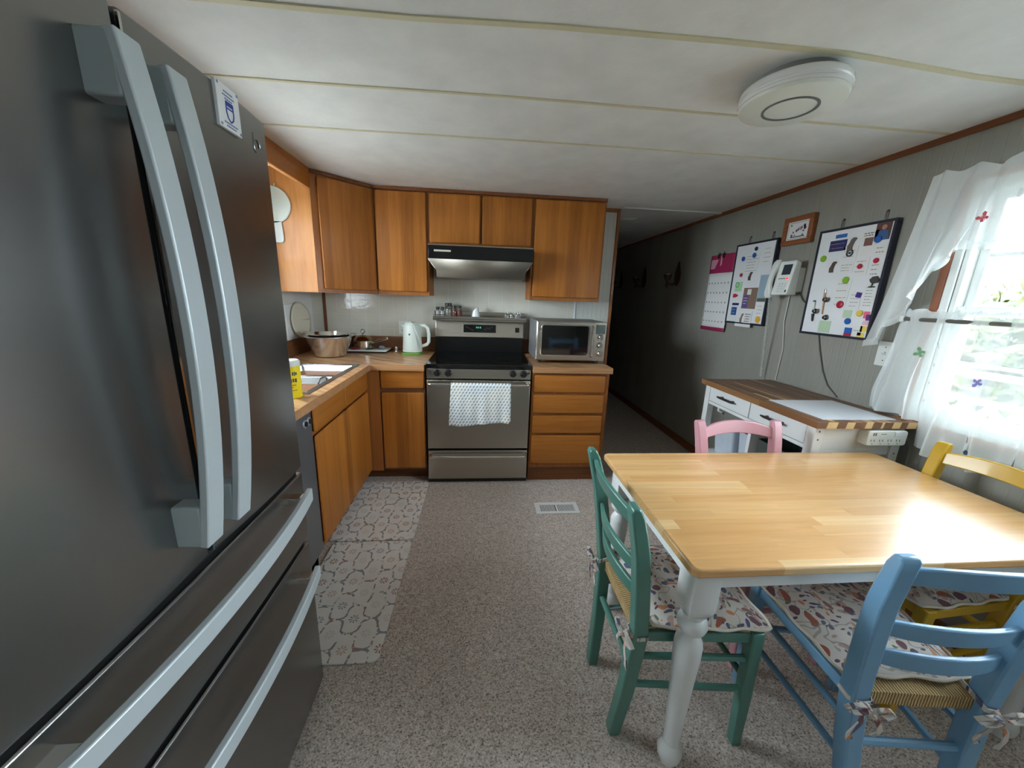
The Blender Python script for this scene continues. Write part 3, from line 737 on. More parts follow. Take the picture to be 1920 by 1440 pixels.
# slotted white tub standing in the near bowl
tb = thing('dish_tub', 'white slotted plastic dish tub inside the near sink bowl', 'dish tub', (-1.02, 1.98, .756))
m = MB(); x0, x1, y0, y1 = -1.18, -.865, 1.835, 2.155
m.box(x0, x1, y0, y1, .756, .762)
for a, b, c, d in ((x0, x0+.006, y0, y1), (x1-.006, x1, y0, y1), (x0, x1, y1-.006, y1), (x0, x1, y0, y0+.006)): m.box(a, b, c, d, .762, .88)
mk('shell', m, 'white_plastic', tb, bevel=.002)
m = MB()
for i in range(9): m.box(x0+.03+i*.03, x0+.037+i*.03, y1-.0095, y1-.006, .79, .86)
mk('slots', m, flat('slot_grey', 120, 124, 130), tb)
m = MB(); m.tube([(-.868, 2.02, .865), (-.868, 2.02, .915), (-.868, 2.05, .93), (-.868, 2.10, .93), (-.868, 2.13, .915), (-.868, 2.13, .865)], .005, 8); lab(mk('handle', m, 'grey_metal', tb), 'grey wire handle')

# ------------------------------------------------------------------ stove
st = thing('stove', 'freestanding stainless and black electric stove under the range hood', 'stove', (0, 2.93, 0))
S0, S1, SF = -.380, .380, 2.592
mk('body', B(S0, S1, SF+.03, 3.26, .01, .89), 'black_enamel', st, bevel=.004)
mk('cooktop', B(S0-.003, S1+.003, SF-.004, 3.20, .89, .922), 'black_glass', st, bevel=.008, seg=3)
m = MB()
for x, y, r in ((-.19, 2.76, .105), (.19, 2.76, .09), (-.19, 3.02, .08), (.19, 3.02, .105)):
    m = MB().lathe([(r-.002, .9222), (r, .9226), (r+.002, .9222)], (x, y, 0), 48); mk('burner_ring', m, flat('burner_mark_grey', 20, 20, 22, .2), st)
cp = mk('control_panel', B(S0+.004, S1-.004, SF+.004, SF+.04, .815, .888), 'steel_h', st, bevel=.004)
for x in (-.300, -.221, .243, .322):
    m = MB().lathe([(0, 0), (.027, 0), (.026, .008), (.021, .022), (.018, .026), (0, .026)], (x, SF+.005, .857), 24, mat=Matrix.Rotation(pi/2, 3, 'X'))
    m.box(x-.004, x+.004, SF-.028, SF-.018, .838, .876); mk('knob', m, 'black_plastic', cp)
m = MB()
for x, z in ((-.345, .866), (-.345, .856), (-.345, .846)): m.box(x-.005, x+.005, SF+.0032, SF+.004, z-.004, z+.004)
mk('marking', m, 'ink', cp)
mk('marking', B(.349, .367, SF+.0032, SF+.004, .856, .866), 'ink', cp)
od = mk('oven_door', B(S0+.006, S1-.006, SF, SF+.045, .278, .806), 'steel_h', st, bevel=.005)
def rail_handle(p, z, x0, x1, y, out, r=.0085):
    pts = [(x0, y, z), (x0, y-out*.6, z), (x0+.012, y-out*.92, z), (x0+.035, y-out, z)]
    pts += [(x1-.035, y-out, z), (x1-.012, y-out*.92, z), (x1, y-out*.6, z), (x1, y, z)]
    return mk('handle', MB().tube(pts, r, 12), 'chrome', p)
rail_handle(od, .783, S0+.018, S1-.018, SF, .045)
sd = mk('storage_drawer', B(S0+.006, S1-.006, SF, SF+.045, .03, .262), 'steel_h', st, bevel=.005)
rail_handle(sd, .228, S0+.024, S1-.024, SF, .04)
mk('kick_strip', B(S0+.003, S1-.003, SF+.006, SF+.03, .005, .03), 'black_enamel', st)
bg = mk('backguard', B(S0+.002, S1-.002, 3.19, 3.262, .92, 1.052), 'black_enamel', st, bevel=.004)
bp = mk('backguard_panel', MB().prism([(3.172, 1.05), (3.262, 1.05), (3.262, 1.20), (3.205, 1.20)], 'x', S0+.002, S1-.002), steel('backguard_steel_lit', rgb(214, 207, 196), .34, 'x'), st, bevel=.006)  # paler copy of the steel, the ceiling's reflection put into its colour
def on_panel(x0, x1, z0, z1, t=.0015):
    def y(z): return 3.172+(z-1.05)*.033/.15-.0006
    return MB().add([(x0, y(z0), z0), (x1, y(z0), z0), (x1, y(z1), z1), (x0, y(z1), z1), (x0, y(z0)-t, z0), (x1, y(z0)-t, z0), (x1, y(z1)-t, z1), (x0, y(z1)-t, z1)],
        [(0, 1, 2, 3), (7, 6, 5, 4), (0, 4, 5, 1), (1, 5, 6, 2), (2, 6, 7, 3), (3, 7, 4, 0)])
dp = mk('display_panel', on_panel(-.138, .138, 1.092, 1.158), 'black_glass', st)
M['digits'] = pm('clock_digits', rgb(60, 140, 110), .5, emit=(rgb(70, 190, 150), .6))
m = MB()
for a, b in ((-.032, -.022), (-.018, -.008), (.0, .010)): m.box(a, b, 3.1868, 3.1898, 1.128, 1.141)
mk('clock_digits', m, 'digits', dp)
m = MB()
for a, z in ((-.115, 1.14), (-.097, 1.130), (-.079, 1.120), (-.061, 1.112)): m.box(a-.010, a+.010, 3.183, 3.1895, z-.002, z+.002)
mk('print', m, flat('panel_print_grey', 70, 72, 76), dp)
m = MB()
for a, z in ((.045, 1.12), (.064, 1.13), (.083, 1.124), (.102, 1.136)): m.box(a-.010, a+.010, 3.183, 3.1895, z-.002, z+.002)
mk('print', m, flat('panel_print_grey', 70, 72, 76), dp)
mk('vent_label', on_panel(.305, .34, 1.10, 1.14), 'black_plastic', st)

# steel shelf across the top of the stove, with jars
sf = thing('spice_shelf', 'narrow steel shelf with a back rail resting on top of the stove', 'shelf', (0, 3.23, 1.20))
m = MB(); m.box(S0-.012, S1+.015, 3.150, 3.275, 1.2012, 1.206); m.box(S0-.012, S1+.015, 3.150, 3.153, 1.190, 1.226); m.box(S0-.012, S1+.015, 3.272, 3.275, 1.206, 1.262)
mk('tray', m, 'steel_h', sf, bevel=.001)
m = MB()
for x0, x1 in ((S0-.01, -.30), (.24, S1+.013)): m.tube([(x0, 3.155, 1.236), (x1, 3.155, 1.236)], .003, 8)
mk('front_wire', m, 'grey_metal', sf)
def jar(name, label, x, y, r, h, cap, body, capm, cat='jar', group='small jars on the stove shelf'):
    t = thing(name, label, cat, (x, y, 1.2065), group)
    z = 1.2065
    mk('glass', MB().lathe([(0, z), (r*.95, z), (r, z+.004), (r, z+h*.72), (r*.8, z+h*.8), (r*.8, z+h*.84), (0, z+h*.84)], (x, y, 0), 20), 'clear', t)
    if body: mk('contents', MB().lathe([(0, z+.003), (r*.86, z+.003), (r*.86, z+h*.62), (0, z+h*.62)], (x, y, 0), 18), body, t)
    mk('lid', MB().lathe([(r*.9, z+h*.78), (r*.98, z+h*.80), (r*.98, z+h), (0, z+h)], (x, y, 0), 20), capm, t, bevel=.001)
    return t
jar('spice_jar', 'small clear salt shaker with black lid, leftmost on the stove shelf', -.355, 3.205, .017, .092, .02, 'ceramic', 'black_plastic')
jar('spice_jar', 'small clear shaker with black lid beside the leftmost one on stove shelf', -.318, 3.205, .017, .092, .02, 'ceramic', 'black_plastic')
jar('spice_jar', 'tallest clear jar with wide black lid on the stove shelf', -.268, 3.225, .030, .125, .03, flat('pale_grain', 190, 186, 172), 'black_plastic')
jar('spice_jar', 'jar of red spice with black lid, left of the two red ones', -.218, 3.215, .019, .105, .02, 'spice', 'black_plastic')
jar('spice_jar', 'jar of red spice with black lid, right of the two red ones', -.176, 3.215, .019, .105, .02, 'spice', 'black_plastic')
jar('salt_shaker', 'squat clear shaker with steel lid on stove shelf, third from right end', .245, 3.205, .022, .066, .02, None, 'chrome', 'shaker')
jar('salt_shaker', 'squat clear shaker with steel lid on stove shelf, second from right end', .292, 3.205, .020, .056, .02, None, 'chrome', 'shaker')
jar('salt_shaker', 'squat clear shaker with steel lid nearest the right end of stove shelf', .333, 3.205, .021, .064, .02, 'ceramic', 'chrome', 'shaker')
cm = MB(); prof = [(0, 0), (.034, 0), (.036, .006), (.030, .05), (.022, .086)]
rings = []
for r, z in prof[1:]:
    rings.append([(-.036+r*cos(2*pi*j/28), 3.20+r*sin(2*pi*j/28)*.9, 1.2068+z+(.018*cos(2*pi*j/28) if z > .08 else 0)) for j in range(28)])
cm.sweep(rings, True)
tag(mk('creamer', cm, 'ceramic'), 'white slant-topped ceramic pourer in the middle of stove shelf', 'pourer')

# towel on the oven handle
def towel(u, v):
    x = -.198+u*.424; w = .004*sin(u*17+1)*(.3+abs(v-.45)) + .003*sin(u*31)
    yo = SF-.0450
    if v < .12:
        t = v/.12; return (x, yo+.0125, .783-.20*(1-t))
    if v < .22:
        a = pi*(v-.12)/.10; return (x, yo+.0125*cos(a), .783+.0125*sin(a))
    t = (v-.22)/.78
    z = .783-t*(.292+.012*sin(u*5+.6)-.016*(u > .97)); sag = -.012*t*(1-t)
    return (x+(u-.5)*.02*t-.006*t, yo-.0125+sag+w*t*1.4-.004*t, z)
tag(mk('dish_towel', MB().grid(towel, 60, 44), 'towel', solid=.003, smooth=60), 'white dish towel with small slanted grey pattern hung on oven handle', 'towel')

# ------------------------------------------------------------------ range hood
rh = thing('range_hood', 'stainless range hood with black control strip over the stove', 'range hood', (0, 3.05, 1.52))
H0, H1 = -.378, .384
mk('body', B(H0, H1, 2.83, 3.283, 1.648, 1.744), flat('hood_steel_dark', 110, 106, 100, .4), rh)
cs = mk('control_strip', B(H0+.002, H1-.002, 2.818, 2.83, 1.652, 1.742), 'black_enamel', rh, bevel=.002)
mk('label_strip', B(-.335, -.215, 2.8165, 2.818, 1.700, 1.712), flat('hood_label_silver', 200, 196, 180, .3), cs)
mk('trim_strip', B(H0, H1, 2.816, 2.83, 1.742, 1.750), 'steel_h', rh)
m = MB()
v = [(H0, 2.812, 1.650), (H1, 2.812, 1.650), (H1-.055, 2.872, 1.572), (H0+.055, 2.872, 1.572), (H0+.055, 2.872, 1.525), (H1-.055, 2.872, 1.525)]
m.add(v, [(0, 1, 2, 3), (3, 2, 5, 4)])
mk('visor', m, pm('hood_visor_steel', rgb(150, 143, 132), .5, .85, var=.02), rh, solid=.004, smooth=20)
m = MB().add([(H0, 2.812, 1.650), (H0+.055, 2.872, 1.572), (H0+.055, 2.872, 1.525), (H0+.02, 3.28, 1.525), (H0, 3.28, 1.65)], [(0, 1, 2, 3, 4)])
m.add([(H1, 2.812, 1.650), (H1-.055, 2.872, 1.572), (H1-.055, 2.872, 1.525), (H1-.02, 3.28, 1.525), (H1, 3.28, 1.65)], [(0, 1, 2, 3, 4)])
mk('side_panel', m, 'steel_v', rh, solid=.004, smooth=20)
mk('filter_panel', B(H0+.056, H1-.056, 2.876, 3.27, 1.528, 1.534), 'grey_metal', rh)

# ------------------------------------------------------------------ wall cabinets
ZU0, ZU1 = 1.386, ZC-.002
def wall_cab(label, x0, x1, z0, doors, y=2.987):
    t = thing('wall_cabinet', label, 'cabinet', ((x0+x1)/2, 3.13, z0))
    mk('body', B(x0, x1, y+.02, 3.285, z0, ZU1), 'oak_v', t)
    m = MB(); m.box(x0, x0+.012, y+.012, y+.02, z0, ZU1); m.box(x1-.012, x1, y+.012, y+.02, z0, ZU1); m.box(x0+.012, x1-.012, y+.012, y+.02, z0, z0+.035); m.box(x0+.012, x1-.012, y+.012, y+.02, ZU1-.03, ZU1)
    mk('face_frame', m, 'oak_frame', t)
    mk('top_trim', B(x0, x1, y-.004, y+.012, ZU1-.022, ZU1), 'brown_trim', t)
    for a, b in doors: door_panel('door', t, 'oak_v', a, b, y-.007, y+.012, z0+.028, ZU1-.03)
    return t
wall_cab('oak wall cabinet with one door between corner cabinet and range hood', -.785, -.395, ZU0, [(-.775, -.408)])
wall_cab('short oak wall cabinet with two doors above the range hood', -.393, .391, 1.752, [(-.385, -.008), (.008, .383)])
wall_cab('oak wall cabinet with one wide door above the microwave', .393, .962, ZU0-.006, [(.410, .948)])
uc = thing('wall_cabinet', 'diagonal oak corner wall cabinet with one door', 'cabinet', (-1.1, 3.0, ZU0))
pl = [(XL+.003, 2.69), (-1.097, 2.69), (-.787, 3.0), (-.787, 3.285), (XL+.003, 3.285)]
mk('body', MB().prism(pl, 'z', ZU0, ZU1), 'oak_frame', uc)
mk('side_panel', B(XL+.003, -1.10, 2.686, 2.690, ZU0, ZU1), 'oak_panel', uc)
dn = Vector((1, -1, 0)).normalized(); dt = Vector((1, 1, 0)).normalized(); p0 = Vector((-1.097, 2.69, 0))
def diag(a, b, d0, d1, z0, z1):
    q = [p0+dt*a+dn*d0, p0+dt*b+dn*d0, p0+dt*b+dn*d1, p0+dt*a+dn*d1]
    return MB().prism([(v.x, v.y) for v in q], 'z', z0, z1)
LD = .310*math.sqrt(2)
rg_ = []
for d, i in ((.002, .013), (.0125, .0), (.017, .0005), (.020, .003), (.021, .006)):
    rg_.append([tuple(p0+dt*a+dn*d+Vector((0, 0, b))) for a, b in rrect(LD-.058-2*i, ZU1-ZU0-.058-2*i, .012, 3, LD/2+.007, (ZU0+ZU1)/2-.003)])
mk('door', MB().sweep(rg_, True), 'oak_v', uc, smooth=50)
mk('top_trim', diag(-.004, LD+.004, 0, .012, ZU1-.022, ZU1), 'brown_trim', uc)
vb = thing('window_valance_board', 'long oak valance board under the ceiling over the sink window', 'valance board', (-1.1, 1.9, 2.03))
mk('board', B(-1.112, -1.094, 1.112, 2.684, 2.036, ZC-.001), 'oak_hy', vb)
mk('lower_edge', B(-1.115, -1.091, 1.112, 2.684, 2.030, 2.037), 'oak_panel', vb, bevel=.001)  # paler wood strip, light on the edge put into its colour
# round white board with handle hung on the corner cabinet's side
hb = thing('hanging_board', 'round white board with handle hung on the corner cabinet side', 'board', (-1.31, 2.677, 1.69))
m = MB().lathe([(0, 0), (.108, 0), (.112, .003), (.112, .007), (.108, .010), (0, .010)], (-1.335, 2.685, 1.925), 40, mat=Matrix.Rotation(pi/2, 3, 'X')); mk('disc', m, 'mint_plastic', hb)
mk('handle', MB().prism([(-1.372, 1.83), (-1.29, 1.83), (-1.284, 1.76), (-1.284, 1.71), (-1.295, 1.695), (-1.372, 1.695)], 'y', 2.675, 2.6845), 'white_plastic', hb, bevel=.003)
mk('hook', MB().tube([(-1.31, 2.685, 2.05), (-1.31, 2.676, 2.05), (-1.31, 2.674, 2.035)], .004, 8), 'white_plastic', hb)

# ------------------------------------------------------------------ microwave
mw = thing('microwave', 'silver countertop microwave with three chrome knobs, right of stove', 'microwave', (.69, 2.95, .913))
a0, a1, yf, z0, z1 = .425, .965, 2.752, .935, 1.234
mk('case', B(a0, a1, yf+.02, 3.16, z0, z1), flat('microwave_case_grey', 104, 104, 106, .4), mw, bevel=.006)
mf = mk('front_panel', B(a0, a1, yf, yf+.02, z0, z1), 'steel_h', mw, bevel=.004)
md = mk('door', B(a0+.004, .868, yf-.012, yf, z0+.006, z1-.006), 'steel_h', mw, bevel=.004)
mk('window', MB().prism(rrect(.355, .222, .016, 4, .645, 1.092), 'y', yf-.0145, yf-.012), 'black_glass', md)
m = MB(); pr_ = rrect(.368, .235, .02, 5, .645, 1.092)
m.tube([(a, yf-.0135, b) for a, b in pr_], .003, 6, closed=True); mk('window_trim', m, 'chrome', md)
mk('handle', MB().tube([(.852, yf-.012, .97), (.852, yf-.036, .98), (.852, yf-.036, 1.195), (.852, yf-.012, 1.205)], .0075, 10), 'chrome', md)
mk('display', B(.882, .955, yf-.002, yf, 1.145, 1.215), flat('lcd_grey_green', 92, 104, 100, .25), mf)
for z in (1.122, 1.058, .998):
    m = MB().lathe([(0, 0), (.026, 0), (.025, .006), (.019, .010), (.017, .024), (.014, .027), (0, .027)], (.920, yf, z), 24, mat=Matrix.Rotation(pi/2, 3, 'X')); mk('knob', m, 'chrome', mf)
m = MB(); m.box(.444, .462, yf-.0155, yf-.0145, 1.165, 1.18); mk('sticker', m, flat('sticker_grey', 96, 98, 100), md)
for x in (a0+.04, a1-.05):
    for y in (yf+.05, 3.12): mk('foot', MB().lathe([(0, .912), (.016, .912), (.016, z0), (0, z0)], (x, y, 0), 14), 'black_plastic', mw)

# ------------------------------------------------------------------ kettle and other things on the left worktop
ZT = .9125
kt = thing('electric_kettle', 'pale mint electric kettle with curved side handle, left of stove', 'kettle', (-.55, 3.10, ZT))
kx, ky = -.555, 3.10
mk('power_base', MB().prism(rrect(.152, .152, .03, 6, kx, ky), 'z', ZT, ZT+.016), 'green_plastic', kt, bevel=.003)
mk('body', MB().lathe([(0, .018), (.074, .018), (.077, .024), (.0775, .05), (.069, .20), (.065, .232), (.060, .240), (.0, .240)], (kx, ky, ZT), 40), 'mint_plastic', kt)
mk('lid', MB().lathe([(.058, .240), (.060, .244), (.050, .256), (.02, .262), (0, .262)], (kx, ky, ZT), 32), 'mint_plastic', kt)
mk('foot_ring', MB().lathe([(.078, .020), (.080, .022), (.080, .034), (.078, .036)], (kx, ky, ZT), 40), 'white_plastic', kt)
mk('spout', MB().prism([(kx-.088, ZT+.236), (kx-.05, ZT+.242), (kx-.05, ZT+.19)], 'y', ky-.018, ky+.018), 'mint_plastic', kt, bevel=.005)
m = MB(); m.bar([(kx+.055, ky, ZT+.232), (kx+.10, ky, ZT+.234), (kx+.128, ky, ZT+.215), (kx+.136, ky, ZT+.16), (kx+.134, ky, ZT+.10), (kx+.118, ky, ZT+.078), (kx+.070, ky, ZT+.062)], .022, .026, (0, 1, 0))
mk('handle', m, 'mint_plastic', kt, bevel=.006)
mk('badge', MB().lathe([(0, 0), (.008, 0), (.008, .002), (0, .002)], (kx-.010, ky-.070, ZT+.165), 16, mat=Matrix.Rotation(pi/2, 3, 'X')), 'grey_metal', kt)
m = MB(); m.tube([(kx-.03, ky-.01, ZT+.262), (kx+.0, ky-.05, ZT+.262), (kx+.03, ky-.074, ZT+.235), (kx+.055, ky-.078, ZT+.17), (kx+.075, ky-.07, ZT+.10), (kx+.082, ky-.05, ZT+.06)], .004, 8)
mk('cord', m, 'white_cord', kt)
ol = thing('wall_outlet', 'white wall outlet half hidden behind the electric kettle', 'outlet', (-.66, 3.288, 1.05))
mk('plate', B(-.70, -.625, 3.284, 3.2895, 1.052, 1.165), 'white_plastic', ol, bevel=.002)
m = MB()
for z in (1.085, 1.13):
    for x in (-.672, -.655): m.box(x-.002, x+.002, 3.2832, 3.2842, z-.006, z+.006)
mk('slots', m, 'ink', ol)
tag(mk('pepper_shaker', MB().lathe([(0, 0), (.013, 0), (.015, .004), (.011, .02), (.013, .034), (.009, .046), (0, .048)], (-.700, 3.16, ZT), 18), 'chrome'), 'tiny chrome shaker on the worktop left of the kettle', 'shaker')
# mixing bowl, with a second bowl nested in it
bw = thing('mixing_bowl', 'large stainless mixing bowl with rolled rim on the worktop corner', 'bowl', (-1.115, 2.905, ZT))
bx, by = -1.140, 2.905
mk('shell', MB().lathe([(0, .003), (.095, .003), (.105, .006), (.122, .04), (.148, .10), (.163, .150), (.172, .153), (.172, .158), (.160, .157), (.145, .10), (.118, .042), (.100, .010), (0, .008)], (bx, by, ZT), 56), pm('bowl_steel', rgb(226, 226, 226), .2, .96, var=.02), bw)
cb = thing('colander', 'shiny steel colander with loop handles nested inside the mixing bowl', 'colander', (bx, by, ZT+.1))
mk('shell', MB().lathe([(0, .05), (.06, .052), (.11, .09), (.138, .15), (.143, .168), (.160, .172), (.160, .176), (.141, .175), (.134, .152), (.106, .095), (.058, .058), (0, .056)], (bx, by, ZT), 48), 'chrome', cb)
for s in (-1, 1):
    m = MB(); m.tube([(bx+s*.156, by-.04, ZT+.174), (bx+s*.19, by-.03, ZT+.176), (bx+s*.198, by, ZT+.177), (bx+s*.19, by+.03, ZT+.176), (bx+s*.156, by+.04, ZT+.174)], .004, 8); mk('loop_handle', m, 'chrome', cb)
tag(mk('drinking_glass', MB().lathe([(0, .004), (.028, .004), (.034, .13), (.036, .13), (.030, .0), (0, .0)], (-1.105, 3.215, ZT), 28), 'clear'), 'clear drinking glass standing behind the steel mixing bowl', 'glass')
# white board with pan and bits
wb_ = thing('cutting_board', 'white cutting board with dark edge under the saucepan', 'cutting board', (-.925, 3.15, ZT))
mk('board', B(-1.085, -.765, 3.075, 3.262, ZT+.012, ZT+.024), 'white_plastic', wb_, bevel=.003)
mk('under_edge', B(-1.08, -.77, 3.08, 3.258, ZT+.004, ZT+.012), 'black_plastic', wb_)
m = MB()
for x in (-1.06, -.79):
    for y in (3.10, 3.24): m.box(x-.008, x+.008, y-.008, y+.008, ZT, ZT+.004)
mk('feet', m, 'black_plastic', wb_)
ZB = ZT+.0245
sp = thing('saucepan', 'shiny steel saucepan with lid and long handle on cutting board', 'saucepan', (-.975, 3.175, ZB))
px, py = -.975, 3.180
mk('pot', MB().lathe([(0, 0), (.066, 0), (.074, .006), (.076, .062), (.080, .065), (.080, .068), (.073, .067), (.071, .01), (0, .006)], (px, py, ZB), 40), 'chrome', sp)
mk('lid', MB().lathe([(.079, .069), (.076, .073), (.055, .098), (.025, .110), (0, .112)], (px, py, ZB), 40), steel('lid_bronze', rgb(150, 118, 84), .15, 'x'), sp)
m = MB(); m.tube([(px, py, ZB+.110), (px, py, ZB+.126)], .005, 8)
m.tube([(px+.016*cos(a), py, ZB+.142+.016*sin(a)) for a in [2*pi*i/16 for i in range(16)]], .0045, 8, closed=True); mk('lid_knob', m, 'chrome', sp)
m = MB(); m.bar([(px+.074, py-.015, ZB+.052), (px+.11, py-.03, ZB+.062), (px+.22, py-.075, ZB+.098)], [.016, .018, .022], [.010, .009, .010], (0, 0, 1)); mk('handle', m, 'chrome', sp, bevel=.003)
tag(mk('red_lid', MB().lathe([(0, .014), (.034, .012), (.040, .005), (.040, .0), (0, .0)], (-1.022, 3.118, ZB), 28), flat('dark_red_plastic', 128, 28, 44, .3)), 'dark red lid lying on the cutting board in front of saucepan', 'lid')
tag(mk('grey_lump', MB().ball((-.815, 3.14, ZB+.016), .022, sq=(1.2, 1, .72)), flat('blue_grey', 112, 122, 134)), 'small blue grey lump at right end of cutting board', 'small object')
tag(mk('dark_spoon', MB().bar([(-.935, 3.105, ZB+.006), (-.90, 3.115, ZB+.007), (-.855, 3.125, ZB+.012), (-.835, 3.13, ZB+.010)], [.028, .012, .012, .026], .010, (0, 1, 0)), 'black_plastic', bevel=.003), 'black spoon lying on the cutting board right of the red lid', 'spoon')
# cream platter and white board standing in the left corner
pt_ = thing('cream_platter', 'round cream platter with scalloped rim leaning on the left wall behind the mixing bowl', 'platter', (-1.382, 3.02, 1.033))
def platter(u, v):
    return platter_(u, v)
def platter_(u, v):
    a = 2*pi*u; r = v
    sc2 = 1+.035*cos(a*3)*(sin(a) > .3)
    w_, h_ = .152*r*sc2, .136*r*min(sc2, 1.02)
    d = .010*(1-r*r)
    return (-1.382-.008*r*sin(a)-d*.6, 3.02+w_*cos(a), 1.0345+.136+h_*sin(a))
mk('dish', MB().grid(platter, 48, 8), 'cream', pt_, solid=.006)
tag(mk('white_tray', MB().prism([(-1.4075, 1.0325), (-1.3985, 1.0325), (-1.400, 1.292), (-1.409, 1.292)], 'y', 2.825, 3.06), 'ceramic', bevel=.003), 'white board leaning on the left wall partly behind the cream platter', 'board')
# yellow canister
yc = thing('wipes_canister', 'yellow cylindrical canister with white lid at the worktop edge by refrigerator', 'canister', (-.864, 1.738, ZT))
cx, cy = -.864, 1.738
mk('can', MB().lathe([(0, 0), (.036, 0), (.038, .003), (.038, .150), (0, .150)], (cx, cy, ZT), 32), flat('canister_yellow', 238, 214, 36, .35), yc)
mk('lid', MB().lathe([(.039, .150), (.0395, .155), (.0395, .170), (.034, .176), (0, .176)], (cx, cy, ZT), 32), 'white_plastic', yc)
m = MB()
def wrap(a0, a1, z0, z1, k=None):
    n = 5; r = .0384
    vs_ = []
    for i in range(n+1):
        a = radians(a0+(a1-a0)*i/n); vs_ += [(cx+r*cos(a), cy+r*sin(a), ZT+z0), (cx+r*cos(a), cy+r*sin(a), ZT+z1)]
    m.add(vs_, [(2*i, 2*i+2, 2*i+3, 2*i+1) for i in range(n)])
for a, b, c, d in ((-60, -52, .108, .124), (-48, -42, .106, .126), (-40, -30, .110, .122), (-95, -84, .078, .09), (-80, -72, .074, .092), (-68, -64, .074, .092), (-60, -50, .078, .094), (-46, -34, .076, .094), (-98, -40, .062, .065), (-98, -58, .052, .055), (-98, -36, .038, .0405)): wrap(a, b, c, d)
mk('print', m, 'ink', yc, recalc=False)

# ------------------------------------------------------------------ kitchen mats and floor register
for lbl, y0, y1, x1 in (('pale trellis patterned kitchen mat lying nearest the stove', 1.912, 2.60, -.372), ('pale trellis patterned kitchen mat lying beside the refrigerator and dishwasher', 1.172, 1.902, -.376)):
    xa = -.852 if y0 > 1.5 else -.812
    m = MB().prism(rrect(x1-xa, y1-y0, .03, 5, (x1+xa)/2, (y0+y1)/2), 'z', .0005, .009)
    tag(mk('kitchen_mat', m, 'mat', bevel=.003, origin=(0, 0, 0) if y0 > 1.5 else (.13, 1.3, 0)), lbl, 'mat', 'patterned kitchen mats')
rg = thing('floor_register', 'white metal floor register with slots in the carpet before the drawers', 'floor vent', (.54, 2.21, 0))
m = MB(); vx0, vx1, vy0, vy1 = .392, .690, 2.148, 2.282
for a, b, c, d in ((vx0, vx1, vy0, vy0+.027), (vx0, vx1, vy1-.027, vy1), (vx0, vx0+.03, vy0+.027, vy1-.027), (vx1-.03, vx1, vy0+.027, vy1-.027), (.533, .548, vy0+.027, vy1-.027)): m.box(a, b, c, d, .0006, .006)
mk('frame', m, 'white_paint', rg, bevel=.002)
m = MB()
for i in range(22):
    x = vx0+.034+i*.0108
    if .528 < x < .553: continue
    m.box(x-.0026, x+.0026, vy0+.027, vy1-.027, .001, .0052)
lab(mk('louvres', m, 'white_paint', rg, smooth=0), 'row of thin white louvre bars')
mk('duct_opening', B(vx0+.03, vx1-.03, vy0+.027, vy1-.027, .0003, .0009), 'dark_gap', rg)

# ------------------------------------------------------------------ dining table
TX0, TX1, TY0, TY1 = .545, 1.838, .744, 1.455
tb = thing('dining_table', 'butcher block dining table with white apron and turned legs', 'table', (1.19, 1.10, 0))
mk('tabletop', MB().prism(rrect(TX1-TX0, TY1-TY0, .022, 5, (TX0+TX1)/2, (TY0+TY1)/2), 'z', .722, .750), 'table_top', tb, bevel=.007, seg=3)
m = MB(); i_ = .030
for a, b, c, d in ((TX0+.085, TX1-.085, TY0+i_, TY0+i_+.02), (TX0+.085, TX1-.085, TY1-i_-.02, TY1-i_), (TX0+i_, TX0+i_+.02, TY0+.085, TY1-.085), (TX1-i_-.02, TX1-i_, TY0+.085, TY1-.085)): m.box(a, b, c, d, .668, .7215)
mk('apron', m, 'white_paint', tb)
LEG = [(0, .0), (.020, .0), (.024, .012), (.034, .030), (.037, .052), (.032, .074), (.024, .086), (.025, .092), (.0235, .098), (.026, .16), (.033, .34), (.0375, .42), (.038, .46), (.035, .475), (.026, .490), (.022, .497), (.024, .503), (.036, .513), (.041, .530), (.036, .547), (.027, .555), (.030, .565), (.036, .572), (0, .572)]
for x, y in ((TX0+.060, TY0+.058), (TX0+.082, TY1-.058), (TX1-.05, TY0+.058), (TX1-.05, TY1-.058)):
    if 1:
        m = MB().lathe(LEG, (x, y, 0), 32)
        P = rrect(.078, .078, .008, 2, x, y)
        ri = []
        for z, k in ((.568, .62), (.578, .86), (.596, .98), (.612, 1.0), (.7215, 1.0)): ri.append([(x+(a-x)*k, y+(b-y)*k, z) for a, b in P])
        m.sweep(ri, True); mk('leg', m, 'white_paint', tb, smooth=40)

